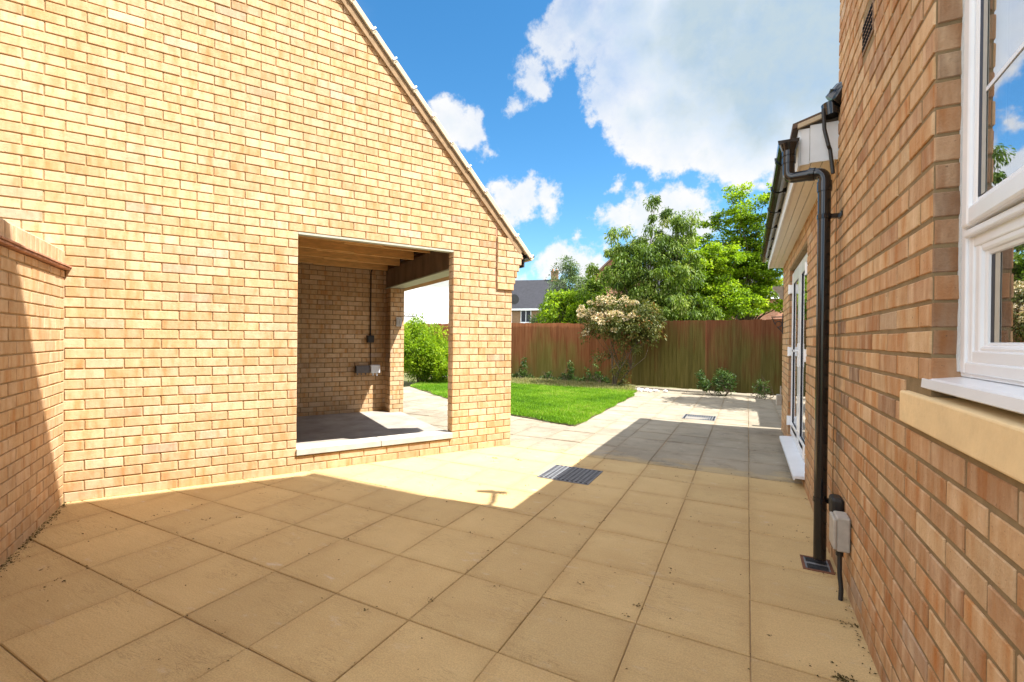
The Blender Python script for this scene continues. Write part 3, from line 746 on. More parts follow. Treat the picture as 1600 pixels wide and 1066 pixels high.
# ---- extension
XE = .445
DY0, DY1, DZ0, DZ1 = 4.57, 6.42, .10, 2.085
ew = brickwork('extension_wall', M['orange'], house, (XE, 0, 0), Yv, Xn, [(YC, YE, -.02, 2.31)], holes=[(DY0, DY1, DZ0-.12, DZ1)], z_off=-.012, phase=.052, tone=(.1, 1), proud=.0030, joint=.0135)
low = brickwork('extension_wall', M['orange'], house, (XE, 0, 0), Yv, Xn, [(DY0, DY1, -.02, .06)], z_off=-.012, phase=.052, proud=.0030, joint=.0135)
join_into(ew, low)
mb = MB()
mb.b2((XE+.001, YC, -.02), (XE+.10, DY0, 2.31)); mb.b2((XE+.001, DY1, -.02), (XE+.10, YE-.001, 2.31)); mb.b2((XE+.001, DY0, DZ1), (XE+.10, DY1, 2.31)); mb.b2((XE+.001, DY0, -.02), (XE+.10, DY1, .07))
mb.b2((XE+.10, YE-.11, -.02), (4.5, YE-.001, 2.31))
join_into(ew, mb.build('extension_wall', M['mortar_g'], house))
rr = brickwork('door_reveal', M['orange'], house, (XE, DY1+.0005, 0), (1, 0, 0), (0, -1, 0), [(.0, .10, .1, DZ1)], z_off=-.012, blen=.4, proud=.004, tone=(0, .3))
join_into(ew, rr)
rr = brickwork('end', M['orange'], house, (XE, YE-.002, 0), (1, 0, 0), (0, 1, 0), [(.0, 4.0, -.02, 2.31)], z_off=-.012, proud=.004)
join_into(ew, rr)
# patio doors
XD = XE+.045
mb = MB(); rect_frame(mb, DY0+.003, DY1-.003, DZ0, DZ1-.003, XD, XD+.05, .05, .004); door = mb.build('patio_doors', M['upvc'], house)
mb = MB(); mb.b2((XD+.0, DY0+.04, DZ0-.03), (XD+.05, DY1-.04, DZ0+.01)); mb.build('threshold', M['upvc'], door)
mid = (DY0+DY1)/2
for (a, b, hs_) in ((DY0+.045, mid-.002, 0), (mid+.002, DY1-.045, 1)):
    mb = MB(); rect_frame(mb, a, b, DZ0+.045, DZ1-.05, XD-.022, XD+.035, .125, .006); mb.b2((XD-.0215, a+.08, DZ0+.125), (XD+.035, b-.08, DZ0+.20), .004)
    lf = mb.build('door_leaf', M['upvc'], door)
    mb = MB(); rect_frame(mb, a+.118, b-.118, DZ0+.19, DZ1-.165, XD-.015, XD+.0, .012, .002); mb.build('door_gasket', M['gasket'], lf)
    mb = MB(); mb.b2((XD-.006, a+.122, DZ0+.19), (XD-.002, b-.122, DZ1-.17)); mb.build('door_pane', M['glass_door'], lf)
    yh = a-.008 if hs_ == 0 else b+.008
    for zz in (.30, 1.12, 1.86):
        mb = MB(); mb.b2((XD-.050, yh-.035, zz-.05), (XD-.014, yh+.035, zz+.05), .006); mb.tube([(XD-.05, yh, zz-.055), (XD-.05, yh, zz+.055)], .010, 8); mb.build('hinge', M['upvc'], lf)
    yh = mid+(-.045 if hs_ == 0 else .045)
    mb = MB(); mb.b2((XD-.032, yh-.016, .98), (XD-.018, yh+.016, 1.22), .005); mb.b2((XD-.075, yh-.010, 1.135), (XD-.03, yh+.010, 1.155), .004); mb.b2((XD-.078, yh-.012 if hs_ == 0 else yh-.12, 1.133), (XD-.062, yh+.12 if hs_ == 0 else yh+.012, 1.157), .006)
    mb.build('handle', M['upvc'], lf)
mb = MB(); mb.prism([(XD+.02, DY0-.02, DZ0+.012), (XE-.075, DY0-.02, DZ0-.002), (XE-.085, DY0-.02, DZ0-.006), (XE-.085, DY0-.02, DZ0-.034), (XE-.075, DY0-.02, DZ0-.034), (XE-.07, DY0-.02, DZ0-.02), (XD+.02, DY0-.02, DZ0-.02)], (0, DY1-DY0+.03, 0))
mb.build('door_sill', M['upvc'], door)
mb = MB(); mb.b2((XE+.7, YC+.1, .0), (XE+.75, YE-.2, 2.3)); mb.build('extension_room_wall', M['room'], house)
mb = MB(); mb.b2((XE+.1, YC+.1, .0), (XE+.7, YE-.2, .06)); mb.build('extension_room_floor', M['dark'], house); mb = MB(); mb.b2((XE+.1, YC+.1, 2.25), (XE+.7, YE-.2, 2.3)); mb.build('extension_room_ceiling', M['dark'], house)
# soffit, fascia box, eaves
ZS = 2.285
YR0, YR1 = YC-.005, YE+.06
for (a, b) in ((.268, .322), (.326, .378), (.382, XE+.004)):
    mb = MB(); mb.b2((a, YR0+.004, ZS), (b, YR1, ZS+.012), .002); mb.build('soffit_board', M['soffit'], house)
mb = MB(); mb.b2((.256, YR0+.002, ZS-.012), (.268, YR1, ZS+.205), .002); mb.build('fascia', M['wplas'], house)
mb = MB(); mb.b2((.268, YR0-.006, ZS-.010), (.312, YR0+.003, ZS+.20), .001); mb.b2((.314, YR0-.007, ZS-.004), (XE+.012, YR0+.003, ZS+.215), .001); mb.build('box_end', M['wplas'], house)
# lean-to roof above
mb = MB(); th = R(17)
mb.prism([(.225, YR0-.02, ZS+.205), (.225, YR0-.02, ZS+.235), (XE+3.2, YR0-.02, ZS+.235+(XE+2.975)*math.tan(th)), (XE+3.2, YR0-.02, ZS+.205+(XE+2.975)*math.tan(th))], (0, YR1-YR0+.06, 0))
mb.build('extension_roof', M['roofbrown'], house)
mb = MB(); mb.prism([(.25, YR0-.024, ZS+.203), (.25, YR0-.024, ZS+.228), (XE+.02, YR0-.024, ZS+.228+(XE-.23)*math.tan(th)), (XE+.02, YR0-.024, ZS+.203+(XE-.23)*math.tan(th))], (0, .02, 0)); mb.build('verge_mortar', M['cream'], house)
# gutter run with brackets
gt = MB(); gx, gz = .205, 2.432
halfpipe(gt, (gx, YR0-.02, gz), (gx, YR1-.02, gz-.01), .052, (1, 0, 0)); disc(gt, (gx, YR0-.027, gz), .056, (1, 0, 0), (0, 1, 0))
gut = gt.build('gutter', M['black'], house, False)
y_ = YR0+.28
while y_ < YR1-.1:
    mb = MB(); halfpipe(mb, (gx, y_-.018, gz), (gx, y_+.018, gz), .060, (1, 0, 0), .007); mb.b2((gx+.03, y_-.016, gz-.055), (gx+.052, y_+.016, gz+.02), .003); mb.build('gutter_bracket', M['black'], gut); y_ += .62
# downpipe with swan neck
px_, py_ = .372, 3.055
r_ = .031
mb = MB()
path = [(gx+.002, py_+.10, gz-.04), (gx+.002, py_+.10, 2.245)] + arc((gx+.002, py_+.10, 2.235), (gx+.002, py_+.10, 2.197), (gx+.040, py_+.08, 2.194), 7) + arc((px_-.042, py_+.012, 2.178), (px_, py_, 2.175), (px_, py_, 2.125), 8) + [(px_, py_, 1.0), (px_, py_, .03)]
mb.tube(path, r_, 20)
dp = mb.build('downpipe', M['black'], house, True)
for a_, b_ in (((gx+.002, py_+.10, 2.33), (gx+.002, py_+.10, 2.37)), ((gx+.002, py_+.10, 2.285), (gx+.002, py_+.10, 2.32)), ((px_-.070, py_+.022, 2.182), (px_-.045, py_+.013, 2.178)), ((px_, py_, 2.125), (px_, py_, 2.07))):
    mb = MB(); mb.tube([a_, b_], r_+.005, 20); mb.build('pipe_collar', M['black'], dp, True)
for zz in (1.93, .36):
    mb = MB(); mb.tube([(px_, py_, zz-.012), (px_, py_, zz+.012)], r_+.004, 20); mb.b2((px_+.02, py_-.012, zz-.012), (XW-.005, py_+.012, zz+.012)); mb.b2((XW-.012, py_-.055, zz-.014), (XW-.004, py_+.03, zz+.014), .002)
    mb.build('pipe_clip', M['black'], dp)
# outlet hopper
mb = MB(); mb.tube([(gx+.002, py_+.10, gz-.035), (gx+.002, py_+.10, gz-.075)], [.05, .036], 18); mb.build('gutter_outlet', M['black'], gut, True)
# flue cowl on the corner and its strap
mb = MB(); c_ = Vector((XW-.005, YC-.03, 2.545))
mb.tube([c_+Vector((-.03, 0, -.02)), c_+Vector((-.035, 0, .05))], [.045, .05], 16); mb.tube([c_+Vector((-.03, -.02, .05)), c_+Vector((.02, -.035, .10)), c_+Vector((.045, -.04, .13))], [.052, .056, .03], 16)
mb.tube([c_+Vector((-.045, -.045, .08)), c_+Vector((-.035, -.058, .105))], .014, 8)
mb.build('vent_cowl', M['black'], house, True)
mb = MB(); mb.tube([c_+Vector((-.075, -.02, .02)), c_+Vector((-.07, -.03, -.10)), c_+Vector((-.05, -.035, -.20)), (XW-.045, YC-.045, 2.33), (XW-.03, YC-.05, 2.19)], .010, 8); mb.build('aerial_cable', M['blackm'], house, True)
# grey junction box, black box and cable by the ground
mb = MB(); mb.b2((XW-.062, 2.66, .235), (XW-.006, 2.77, .40), .008); mb.b2((XW-.076, 2.655, .245), (XW-.060, 2.775, .39), .006); mb.build('junction_box', M['greyp'], house)
mb = MB(); mb.b2((XW-.06, 2.83, .34), (XW-.005, 2.93, .44), .015); mb.build('cable_gland_box', M['blackm'], house)
mb = MB(); mb.tube([(XW-.04, 2.715, .24), (XW-.04, 2.715, .20)], .016, 10); mb.tube([(XW-.04, 2.715, .21), (XW-.042, 2.70, .12), (XW-.036, 2.69, .05), (XW-.04, 2.68, -.005)], .010, 8); mb.build('supply_cable', M['blackm'], house, True)
# fittings at the far end of the extension
mb = MB(); b_ = Vector((XE-.006, YE-.13, 1.93))
mb.prism([b_+Vector((0, 0, -.10)), b_+Vector((-.04, 0, -.09)), b_+Vector((-.055, 0, -.02)), b_+Vector((-.13, 0, .05)), b_+Vector((-.13, 0, .075)), b_+Vector((0, 0, .075))], (0, .12, 0)); mb.build('security_light', M['greyp'], house)
mb = MB(); b_ = Vector((XE-.008, YE-.12, 1.50))
mb.tube([b_+Vector((0, 0, -.15)), b_+Vector((0, 0, .12))], .008, 6); mb.tube([b_+Vector((0, 0, .08)), b_+Vector((-.14, 0, .08))], .007, 6)
mb.tube([b_+Vector((-.005, 0, -.13))] + [b_+Vector((-.05+math.cos(t)*.04, 0, -.02+math.sin(t)*.04)) for t in [4.2+.5*k for k in range(12)]] + [b_+Vector((-.13, 0, .07))], .006, 6); mb.build('basket_bracket', M['iron'], house, True)
mb = MB(); mb.b2((XE-.075, YE-.16, .36), (XE-.006, YE-.06, .50), .008); mb.b2((XE-.03, YE-.12, .50), (XE-.015, YE-.10, .62)); mb.build('outdoor_socket', M['greyp'], house)

# ------------------------------------------------------------------ drain covers
def drain(name, x0, x1, y0, y1, label, mode, fm):
    t = empty(name, ((x0+x1)/2, (y0+y1)/2, 0), label, 'drain cover')
    mb = MB(); z = .004
    b = .014
    for (a, c) in (((x0, y0), (x1, y0+b)), ((x0, y1-b), (x1, y1)), ((x0, y0+b), (x0+b, y1-b)), ((x1-b, y0+b), (x1, y1-b))): mb.b2((a[0], a[1], -.01), (c[0], c[1], z+.002), .001)
    mb.build('frame', fm, t)
    mb = MB()
    if mode == 'grid':
        n = 11
        for k in range(1, n): 
            x = x0+b + (x1-x0-2*b)*k/n; mb.b2((x-.008, y0+b, -.008), (x+.008, y1-b, z))
            y = y0+b + (y1-y0-2*b)*k/n; mb.b2((x0+b, y-.0075, .0), (x1-b, y+.0075, z+.0015))
    else:
        n = 13
        for k in range(1, n):
            x = x0+b + (x1-x0-2*b)*k/n; mb.b2((x-.008, y0+b, -.008), (x+.008, y1-b, z))
        mb.b2((x0+b, (y0+y1)/2-.008, -.008), (x1-b, (y0+y1)/2+.008, z+.0015))
    mb.build('grating', M['drain'], t)
    mb = MB(); mb.b2((x0+b/2, y0+b/2, -.02), (x1-b/2, y1-b/2, .0018)); mb.build('drain_void', M['hole'], t)
    return t
drain('drain_cover', -1.665, -1.19, 3.77, 4.225, 'square perforated grey drain cover set across the shadow edge by the garage corner', 'grid', M['drain'])
drain('drain_cover', -.915, -.43, 7.75, 8.22, 'rectangular slotted grey drain cover in the sunlit old paving near the fence', 'slot', M['drain'])
drain('drain_cover', .285, .43, 2.95, 3.13, 'small rusty framed black gully grate under the foot of the downpipe', 'slot', M['rust'])

# ------------------------------------------------------------------ leaves and litter
def leaf_mesh(name, P, Dr, size, ratio, mat, parent=None, fold=.25, val=None, rnd_up=.5):
    """P (n,3) base points, Dr (n,3) directions, size (n,), leaves as folded kites"""
    n = len(P); Dr = Dr/np.linalg.norm(Dr, axis=1, keepdims=True)
    up = rng.normal(0, rnd_up, (n, 3)); up[:, 2] += 1
    sd_ = np.cross(Dr, up); sd_ /= np.linalg.norm(sd_, axis=1, keepdims=True)+1e-9
    nr = np.cross(sd_, Dr)
    L = size[:, None]; Wd = L*ratio
    v0 = P; v1 = P+Dr*L*.5+sd_*Wd*.5+nr*Wd*fold; v2 = P+Dr*L - nr*L*.08; v3 = P+Dr*L*.5-sd_*Wd*.5+nr*Wd*fold
    V = np.stack([v0, v1, v2, v3], 1).reshape(-1, 3)
    i = np.arange(n)*4
    F = np.concatenate([np.stack([i, i+1, i+2], 1), np.stack([i, i+2, i+3], 1)], 0)
    if val is None: val = np.clip(rng.normal(.5, .22, n), 0, 1)
    me = bpy.data.meshes.new(name); me.vertices.add(len(V)); me.vertices.foreach_set('co', V.astype(np.float32).ravel())
    me.loops.add(len(F)*3); me.loops.foreach_set('vertex_index', F.astype(np.int32).ravel())
    me.polygons.add(len(F)); me.polygons.foreach_set('loop_start', (np.arange(len(F))*3).astype(np.int32))
    a = me.color_attributes.new('bc', 'FLOAT_COLOR', 'POINT')
    c = np.ones((len(V), 4), np.float32); c[:, 0] = np.repeat(val, 4); a.data.foreach_set('color', c.ravel())
    me.materials.append(mat); me.update(calc_edges=True); me.validate()
    o = bpy.data.objects.new(name, me); COL.objects.link(o)
    if parent is not None:
        o.parent = parent; me.transform(Matrix.Translation(-parent.location))
    return o
def tree(name, base, label, cat, mat, ells, nclu, per, lsize, ratio=.5, trunk_r=.06, fork=.8, droop=0., clus_r=.28, stems=1, group=None, blossom=None, flat=1., bark='bark', seed=1, core=.35, limbs=60):
    r = np.random.default_rng(seed); base = Vector(base)
    t = empty(name, base, label, cat, group)
    B = np.array(base)
    cents = []
    wts = np.array([e[3]*e[4]*e[5] for e in ells]); wts = wts/wts.sum()
    for _ in range(nclu):
        e = ells[r.choice(len(ells), p=wts)]
        d = r.normal(0, 1, 3); d /= np.linalg.norm(d); rad = core + (1-core)*r.random()**.6
        cents.append(B + np.array(e[:3]) + d*rad*np.array(e[3:6]))
    cents = np.array(cents)
    # wood
    mb = MB(); top = Vector((0, 0, 0)); 
    cz = cents.mean(0)
    heads = []
    for s_ in range(stems):
        a = 2*math.pi*s_/max(stems, 1) + r.random()
        b0 = base + Vector((math.cos(a), math.sin(a), 0))*(.05*(stems > 1))
        hd = base + Vector(((cz[0]-base.x)*.6 + math.cos(a)*.25*(stems > 1), (cz[1]-base.y)*.6 + math.sin(a)*.25*(stems > 1), fork))
        mid_ = (b0+hd)/2 + Vector(r.normal(0, .04, 3))
        mb.tube([b0, mid_, hd], [trunk_r, trunk_r*.85, trunk_r*.7], 8); heads.append(hd)
    step = max(1, nclu//limbs)
    for c in cents[::step]:
        hd = heads[r.integers(len(heads))]; c = Vector(c)
        m1 = hd.lerp(c, .35) + Vector(r.normal(0, .10, 3)) + Vector((0, 0, .10)); m2 = hd.lerp(c, .7) + Vector(r.normal(0, .10, 3))
        mb.tube([hd, m1, m2, c], [trunk_r*.45, trunk_r*.28, trunk_r*.16, .006], 5)
    mb.build('trunk', M[bark], t, True)
    # leaves
    tot = nclu*per
    ci = np.repeat(np.arange(nclu), per)
    sc_ = clus_r*(.6+.8*r.random(nclu))[ci]
    off = r.normal(0, 1, (tot, 3)); off /= np.linalg.norm(off, axis=1, keepdims=True); off *= (r.random((tot, 1))**.5)
    off[:, 2] *= flat
    P = cents[ci] + off*sc_[:, None]
    Dr = off + r.normal(0, .5, (tot, 3)); Dr[:, 2] -= droop
    cv = np.clip(r.normal(.5, .16, nclu), 0, 1)[ci]
    val = np.clip(cv + r.normal(0, .16, tot), 0, 1)
    size = lsize*(.6+.8*r.random(tot))
    leaf_mesh('crown', P, Dr, size, ratio, mat, t, .2, val)
    if blossom:
        nb_, rb, pb, mt, lean = blossom
        order = np.argsort(-(cents[:, 2] + .9*r.random(nclu) - .5*(cents[:, 1]-B[1]) + lean*(cents[:, 0]-B[0])))[:nb_]
        cc = cents[order] + r.normal(0, .05, (len(order), 3)) + np.array([0, -.05, .08])
        ci = np.repeat(np.arange(len(cc)), pb); o2 = r.normal(0, 1, (len(ci), 3)); o2 /= np.linalg.norm(o2, axis=1, keepdims=True); o2[:, 2] *= .6
        Pb = cc[ci] + o2*rb*(.5+.5*r.random((len(ci), 1)))
        leaf_mesh('blossom', Pb, o2, .035*(.7+.6*r.random(len(ci))), .8, mt, t, .1, np.clip(r.normal(.55, .25, len(ci)), 0, 1), 1.5)
    return t
def at(px, d):
    """ground point on the bearing px at d metres ahead"""
    v = fwd0*d + right0*((px-800)/718*d); return Vector((v.x, v.y, 0))
# lawn
gb_ = MB()
gb_.prism([(x, y, -.03) for x, y in LAWN], (0, 0, .04)); structure(gb_.build('lawn_soil', M['soil']))
xs_, ys_ = rng.uniform(-8.2, -2.1, 260000), rng.uniform(6.2, 12.2, 260000)
LP = np.array(LAWN)
def inp(x, y, P):
    c = np.zeros(len(x), bool); j = len(P)-1
    for i in range(len(P)):
        cond = ((P[i][1] > y) != (P[j][1] > y)) & (x < (P[j][0]-P[i][0])*(y-P[i][1])/(P[j][1]-P[i][1]+1e-12)+P[i][0]); c ^= cond; j = i
    return c
edge = .03*np.sin(xs_*9)+.03*np.sin(ys_*7.3)
k_ = inp(xs_+edge, ys_+edge*.5, LAWN); xs_, ys_ = xs_[k_], ys_[k_]
hgt = .035 + .035*rng.random(len(xs_)) + .05*np.clip((ys_-10.6)/1.2, 0, 1)*rng.random(len(xs_))
far = np.clip((ys_-10.3)/1.6, 0, 1)*rng.random(len(xs_)) > .35
P = np.stack([xs_, ys_, np.full(len(xs_), .008)], 1); Dd = rng.normal(0, .45, (len(xs_), 3)); Dd[:, 2] = 1
pat = .5 + .22*np.sin(xs_*2.3+1+.8*np.sin(ys_*3.1))*np.cos(ys_*1.9+xs_*.7) + .16*np.sin(xs_*5.1+ys_*4.3)*np.sin(ys_*6.7-xs_*2)
tag(leaf_mesh('lawn_grass', P[~far], Dd[~far], hgt[~far], .16, M['grass'], None, .1, np.clip(rng.normal(pat[~far], .18), 0, 1), 1.), 'bright green mown lawn between the garage and the red fence', 'grass', kind='stuff')
tag(leaf_mesh('rough_grass', P[far], Dd[far], hgt[far]*1.5, .12, M['straw'], None, .1, None, 1.), 'rough straw coloured grass along the far edge of the lawn', 'grass', kind='stuff')

# ------------------------------------------------------------------ fences
def fence(p0, p1, height, label, panels, gbias, z0=.03, pale=0.):  # pale lifts the board colour in place of sunlight
    p0 = Vector((*p0, 0)); p1 = Vector((*p1, 0)); L = (p1-p0).length; d = (p1-p0)/L; nrm = Vector((d.y, -d.x, 0))
    if nrm.y > 0: nrm = -nrm
    t = empty('garden_fence', (p0+p1)/2, label, 'fence')
    for k in range(panels):
        a = L*k/panels; b = L*(k+1)/panels - .015
        V = []; F = []; C = []; UV = []
        x = a; hz = random.uniform(-.012, .012)
        gb2 = gbias[k] if k < len(gbias) else gbias[-1]
        while x < b-.02:
            wv_ = .098*random.uniform(.92, 1.08); x1 = min(x+wv_, b)
            h = height + hz + random.uniform(-.016, .010); zb = z0 + random.uniform(-.008, .01); tk = .008
            o0, o1 = .004, .030
            q = [p0+d*x+nrm*o0, p0+d*(x1+.008)+nrm*o1, p0+d*(x1+.008)+nrm*(o1-.014), p0+d*x+nrm*(o0-.006)]
            i = len(V); V += [v+Vector((0, 0, zb)) for v in q] + [v+Vector((0, 0, h)) for v in q]
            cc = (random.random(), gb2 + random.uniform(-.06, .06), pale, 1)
            for f in ((0, 1, 5, 4), (1, 2, 6, 5), (2, 3, 7, 6), (3, 0, 4, 7), (4, 5, 6, 7), (3, 2, 1, 0)):
                F.append(tuple(i+j for j in f)); C += [cc]*4; UV += [(0, 0)]*4
            x = x1
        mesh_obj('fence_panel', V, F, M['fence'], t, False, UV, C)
        mb = MB(); c = p0+d*a-nrm*.05; mb.box((c.x, c.y, height/2), .09, .09, height-.03, Matrix((d, nrm, Vector((0, 0, 1)))).transposed())
        o = mb.build('fence_post', M['fence'], t)
    return t
fence((.95, 11.60), (-2.75, 12.45), 1.735, 'dark olive and brown board fence across the back of the patio behind the flowering shrub', 2, [.15, .70], .05)
fence((-2.66, 12.60), (-10.6, 12.25), 1.71, 'red brown weathered board fence, coloured brighter as if sunlit, with pale green algae along the lawn', 4, [-.35, -.05, .1, -.1], .04, .75)
fence((1.32, 7.75), (1.32, 11.45), 1.70, 'brown board side fence running from the extension to the back fence', 2, [.1, .1], .05)
tree('neighbour_tree', (2.0, 10.4, 0), 'leafy tree beyond the side fence that dapples the far paving with shade', 'tree', M['leaf_mid'],
     [(-.2, 0, 3.4, .55, .9, .7), (.1, .3, 4.3, .6, .7, .6), (-.1, -.5, 2.7, .5, .5, .3)], 75, 55, .11, .6, .06, 1.5, .1, .22, 1, seed=41)
# ------------------------------------------------------------------ plants
tree('flowering_shrub', (-3.0, 11.65, 0), 'cream flowering shrub with bronze leaves and bare stems leaning over the fence', 'shrub', M['leaf_bronze'],
     [(.5, .2, 2.05, .6, .3, .25), (.15, 0, 1.62, .95, .5, .32), (-.62, 0, 1.85, .42, .4, .26), (-.35, 0, 2.1, .3, .3, .2), (.70, .1, 1.75, .45, .4, .35), (-.75, 0, 1.45, .2, .2, .2), (.85, .05, 1.45, .25, .3, .2), (.25, -.1, .45, .20, .2, .38), (-.25, -.05, .85, .22, .2, .15), (.4, 0, 1.15, .35, .3, .2)], 230, 60, .062, .5, .026, .5, .5, .15, 4, blossom=(85, .085, 75, M['blossom'], -.9), seed=3, limbs=16)
tree('drooping_tree', at(1015, 14.2), 'tall dark green tree with hanging leaf clusters behind the flowering shrub', 'tree', M['leaf_mid'],
     [(0, 0, 3.3, 1.55, 1.2, 1.15), (-.45, 0, 4.55, .34, .4, .65), (.30, 0, 5.15, .38, .4, .62), (.85, 0, 4.4, .5, .5, .7), (-1.0, 0, 3.95, .5, .6, .5), (.2, 0, 2.0, 1.7, 1.1, .8), (-1.55, 0, 3.65, .45, .4, .22), (-.85, 0, 4.75, .2, .2, .2), (.05, 0, 4.2, .6, .5, .6), (-.4, -.3, 2.1, 1.0, .5, .5), (1.0, 0, 4.85, .4, .4, .4), (-1.0, 0, 4.35, .5, .5, .45), (.7, 0, 5.3, .22, .2, .3)], 310, 150, .10, .36, .07, 1.2, 1.5, .20, 2, seed=4)
tree('maple_tree', at(1178, 15.6), 'bright green maple with airy layered twigs beside the extension gutter', 'tree', M['leaf_bright'],
     [(-1.75, -.2, 4.6, .5, .5, .55), (-.9, 0, 5.3, .6, .5, .55), (-.2, 0, 5.5, .8, .6, .5), (-.5, 0, 3.9, 1.5, 1.2, .9), (.3, 0, 4.9, 1.2, .9, .8), (-1.3, 0, 3.3, 1.1, .9, .9), (-.5, 0, 6.0, .45, .5, .75), (.5, 0, 5.9, .6, .6, .6), (1.0, 0, 5.7, .7, .6, .6), (-1.3, 0, 5.2, .45, .4, .4), (0, 0, 2.7, 1.7, 1.0, .6), (.4, 0, 3.9, 1.2, .9, .9)], 430, 115, .078, .75, .08, 1.6, .1, .27, 1, flat=.35, seed=5)
tree('young_tree', at(1085, 14.8), 'yellow green young tree in front of the taller trees behind the fence', 'tree', M['leaf_bright'],
     [(0, 0, 3.2, 1.15, .8, .95), (-.2, 0, 4.1, .6, .5, .5), (.5, 0, 2.4, 1.5, .8, .7), (.7, 0, 3.8, .6, .5, .5)], 200, 130, .078, .7, .06, 1.0, .1, .22, 1, flat=.5, seed=6)
tree('garden_tree', at(880, 15.5), 'rounded lime green bushy tree above the red fence left of the flowering shrub', 'tree', M['leaf_bright'],
     [(0, 0, 2.1, .75, .7, .7), (.75, 0, 2.1, .6, .6, .6), (.3, 0, 1.6, 1.1, .7, .6)], 110, 95, .09, .65, .05, .9, .1, .20, 1, seed=8)
tree('garden_tree', at(925, 16.5), 'mid green leafy tree filling the gap left of the drooping tree', 'tree', M['leaf_mid'],
     [(0, 0, 2.5, .8, .7, .8), (.1, 0, 3.3, .4, .4, .45), (-.3, 0, 1.8, .9, .7, .6)], 90, 95, .10, .6, .05, .9, .2, .22, 1, seed=9)
tree('conical_tree', at(888, 21.0), 'pale silvery green conical tree rising beside the chimney', 'tree', M['leaf_silver'],
     [(0, 0, 2.6, 1.35, 1.0, 1.0), (0, 0, 3.7, 1.0, .7, .8), (0, 0, 4.5, .62, .45, .6), (.05, 0, 5.15, .26, .2, .35), (-.3, 0, 2.0, 1.5, 1.0, .7)], 330, 90, .08, .5, .07, 1.3, .0, .24, 1, seed=10)
tree('garden_bush', (-8.05, 10.15, 0), 'large light green bush seen through the garage side opening', 'bush', M['leaf_bright'],
     [(0, 0, .95, .8, .7, .75), (.3, .1, .6, .9, .7, .6), (-.3, 0, 1.3, .5, .5, .55)], 190, 120, .075, .4, .03, .3, -.3, .2, 4, seed=11)
tree('small_shrub', (-.46, 11.45, 0), 'small dark green shrub growing at the foot of the olive fence', 'shrub', M['leaf_dark'],
     [(0, 0, .30, .24, .2, .26), (-.3, 0, .24, .2, .15, .2), (-.45, 0, .34, .1, .1, .2), (.12, 0, .5, .08, .1, .12)], 50, 42, .045, .6, .010, .08, 0, .09, 4, seed=12, limbs=20)
tree('small_shrub', (.30, 11.35, 0), 'thin straggly weed at the fence foot near the extension corner', 'weed', M['leaf_dark'],
     [(0, 0, .2, .12, .1, .2)], 14, 30, .05, .35, .008, .05, -.6, .07, 3, seed=13)
for i_, (x, y, s_, lab) in enumerate([(-3.75, 12.3, 1.0, 'tall leafy weed climbing the red fence left of the flowering shrub'), (-4.45, 12.2, .6, 'low green weed by the post of the red fence'), (-5.9, 12.1, .75, 'green weed clump at the fence foot near the garage corner'), (-5.1, 12.2, .45, 'small weed tuft half way along the red fence foot')]):
    tree('fence_weed', (x, y, 0), lab, 'weed', M['leaf_dark'], [(0, 0, .12*s_, .55*s_, .12, .14*s_), (.10*s_, 0, .35*s_, .12*s_, .08, .28*s_), (-.2*s_, 0, .3*s_, .08*s_, .06, .15*s_), (.12*s_, 0, .75*s_, .07*s_, .06, .2*s_)], 34, 32, .06, .5, .008, .06, -.2, .075, 4, group='weeds along the red fence', seed=20+i_)

# litter: small brown leaf crumbs on the paving
n = 420
lx = rng.uniform(-4.0, .44, n); ly = rng.uniform(.9, 5.0, n)
ex = rng.uniform(0, 3.0, 900); wob = np.abs(rng.normal(0, .02, 900))
b0 = np.array(gp(S0, 0, 0))[:2]; no = np.array((NO.x, NO.y)); gg = np.array((G.x, G.y))
el_ = b0 + no*ex[:, None] + gg*(wob+.012)[:, None]
ex2 = rng.uniform(1.0, 3.1, 110); el2 = np.stack([XW-.012-np.abs(rng.normal(0, .012, 110)), ex2], 1)
ex3 = rng.uniform(0, 3.6, 60); el3 = np.array(GB)[:2] - gg*ex3[:, None] + no*(.015+np.abs(rng.normal(0, .012, 60)))[:, None]
clx = []
for (cx, cy, m_) in ((.33, 2.05, 60), (-2.3, 4.15, 26), (-2.05, 4.2, 20), (-.43, 2.17, 14), (-1.3, 1.75, 10), (.40, 2.46, 12)):
    clx.append(np.stack([rng.normal(cx, .018, m_), rng.normal(cy, .012, m_)], 1))
# crumbs gather in loose groups
gx2 = np.concatenate([np.stack([lx, ly], 1), el_, el2, el3] + clx)
for q in range(60):
    c = np.array([rng.uniform(-4, .4), rng.uniform(.9, 4.6)]); gx2 = np.concatenate([gx2, c + rng.normal(0, .012, (rng.integers(2, 6), 2))])
jm = rng.random(len(gx2)) < .45; jx = rng.random(len(gx2)) < .5
snx = .027 + np.round((gx2[:, 0]-.027)/.4445)*.4445 + rng.normal(0, .006, len(gx2)); sny = 4.70 - np.round((4.70-gx2[:, 1])/.4445)*.4445 + rng.normal(0, .006, len(gx2))
big = np.arange(len(gx2)) < n
gx2[big & jm & jx, 0] = snx[big & jm & jx]; gx2[big & jm & ~jx, 1] = sny[big & jm & ~jx]
P = np.column_stack([gx2, np.full(len(gx2), .003)]); Dd = rng.normal(0, 1, (len(P), 3)); Dd[:, 2] = np.abs(Dd[:, 2])*.25
tag(leaf_mesh('leaf_litter', P, Dd, .006+.010*rng.random(len(P)), .5, M['litter'], None, .3), 'dark crumbs of dead leaf scattered over the paving', 'leaf litter', kind='stuff')
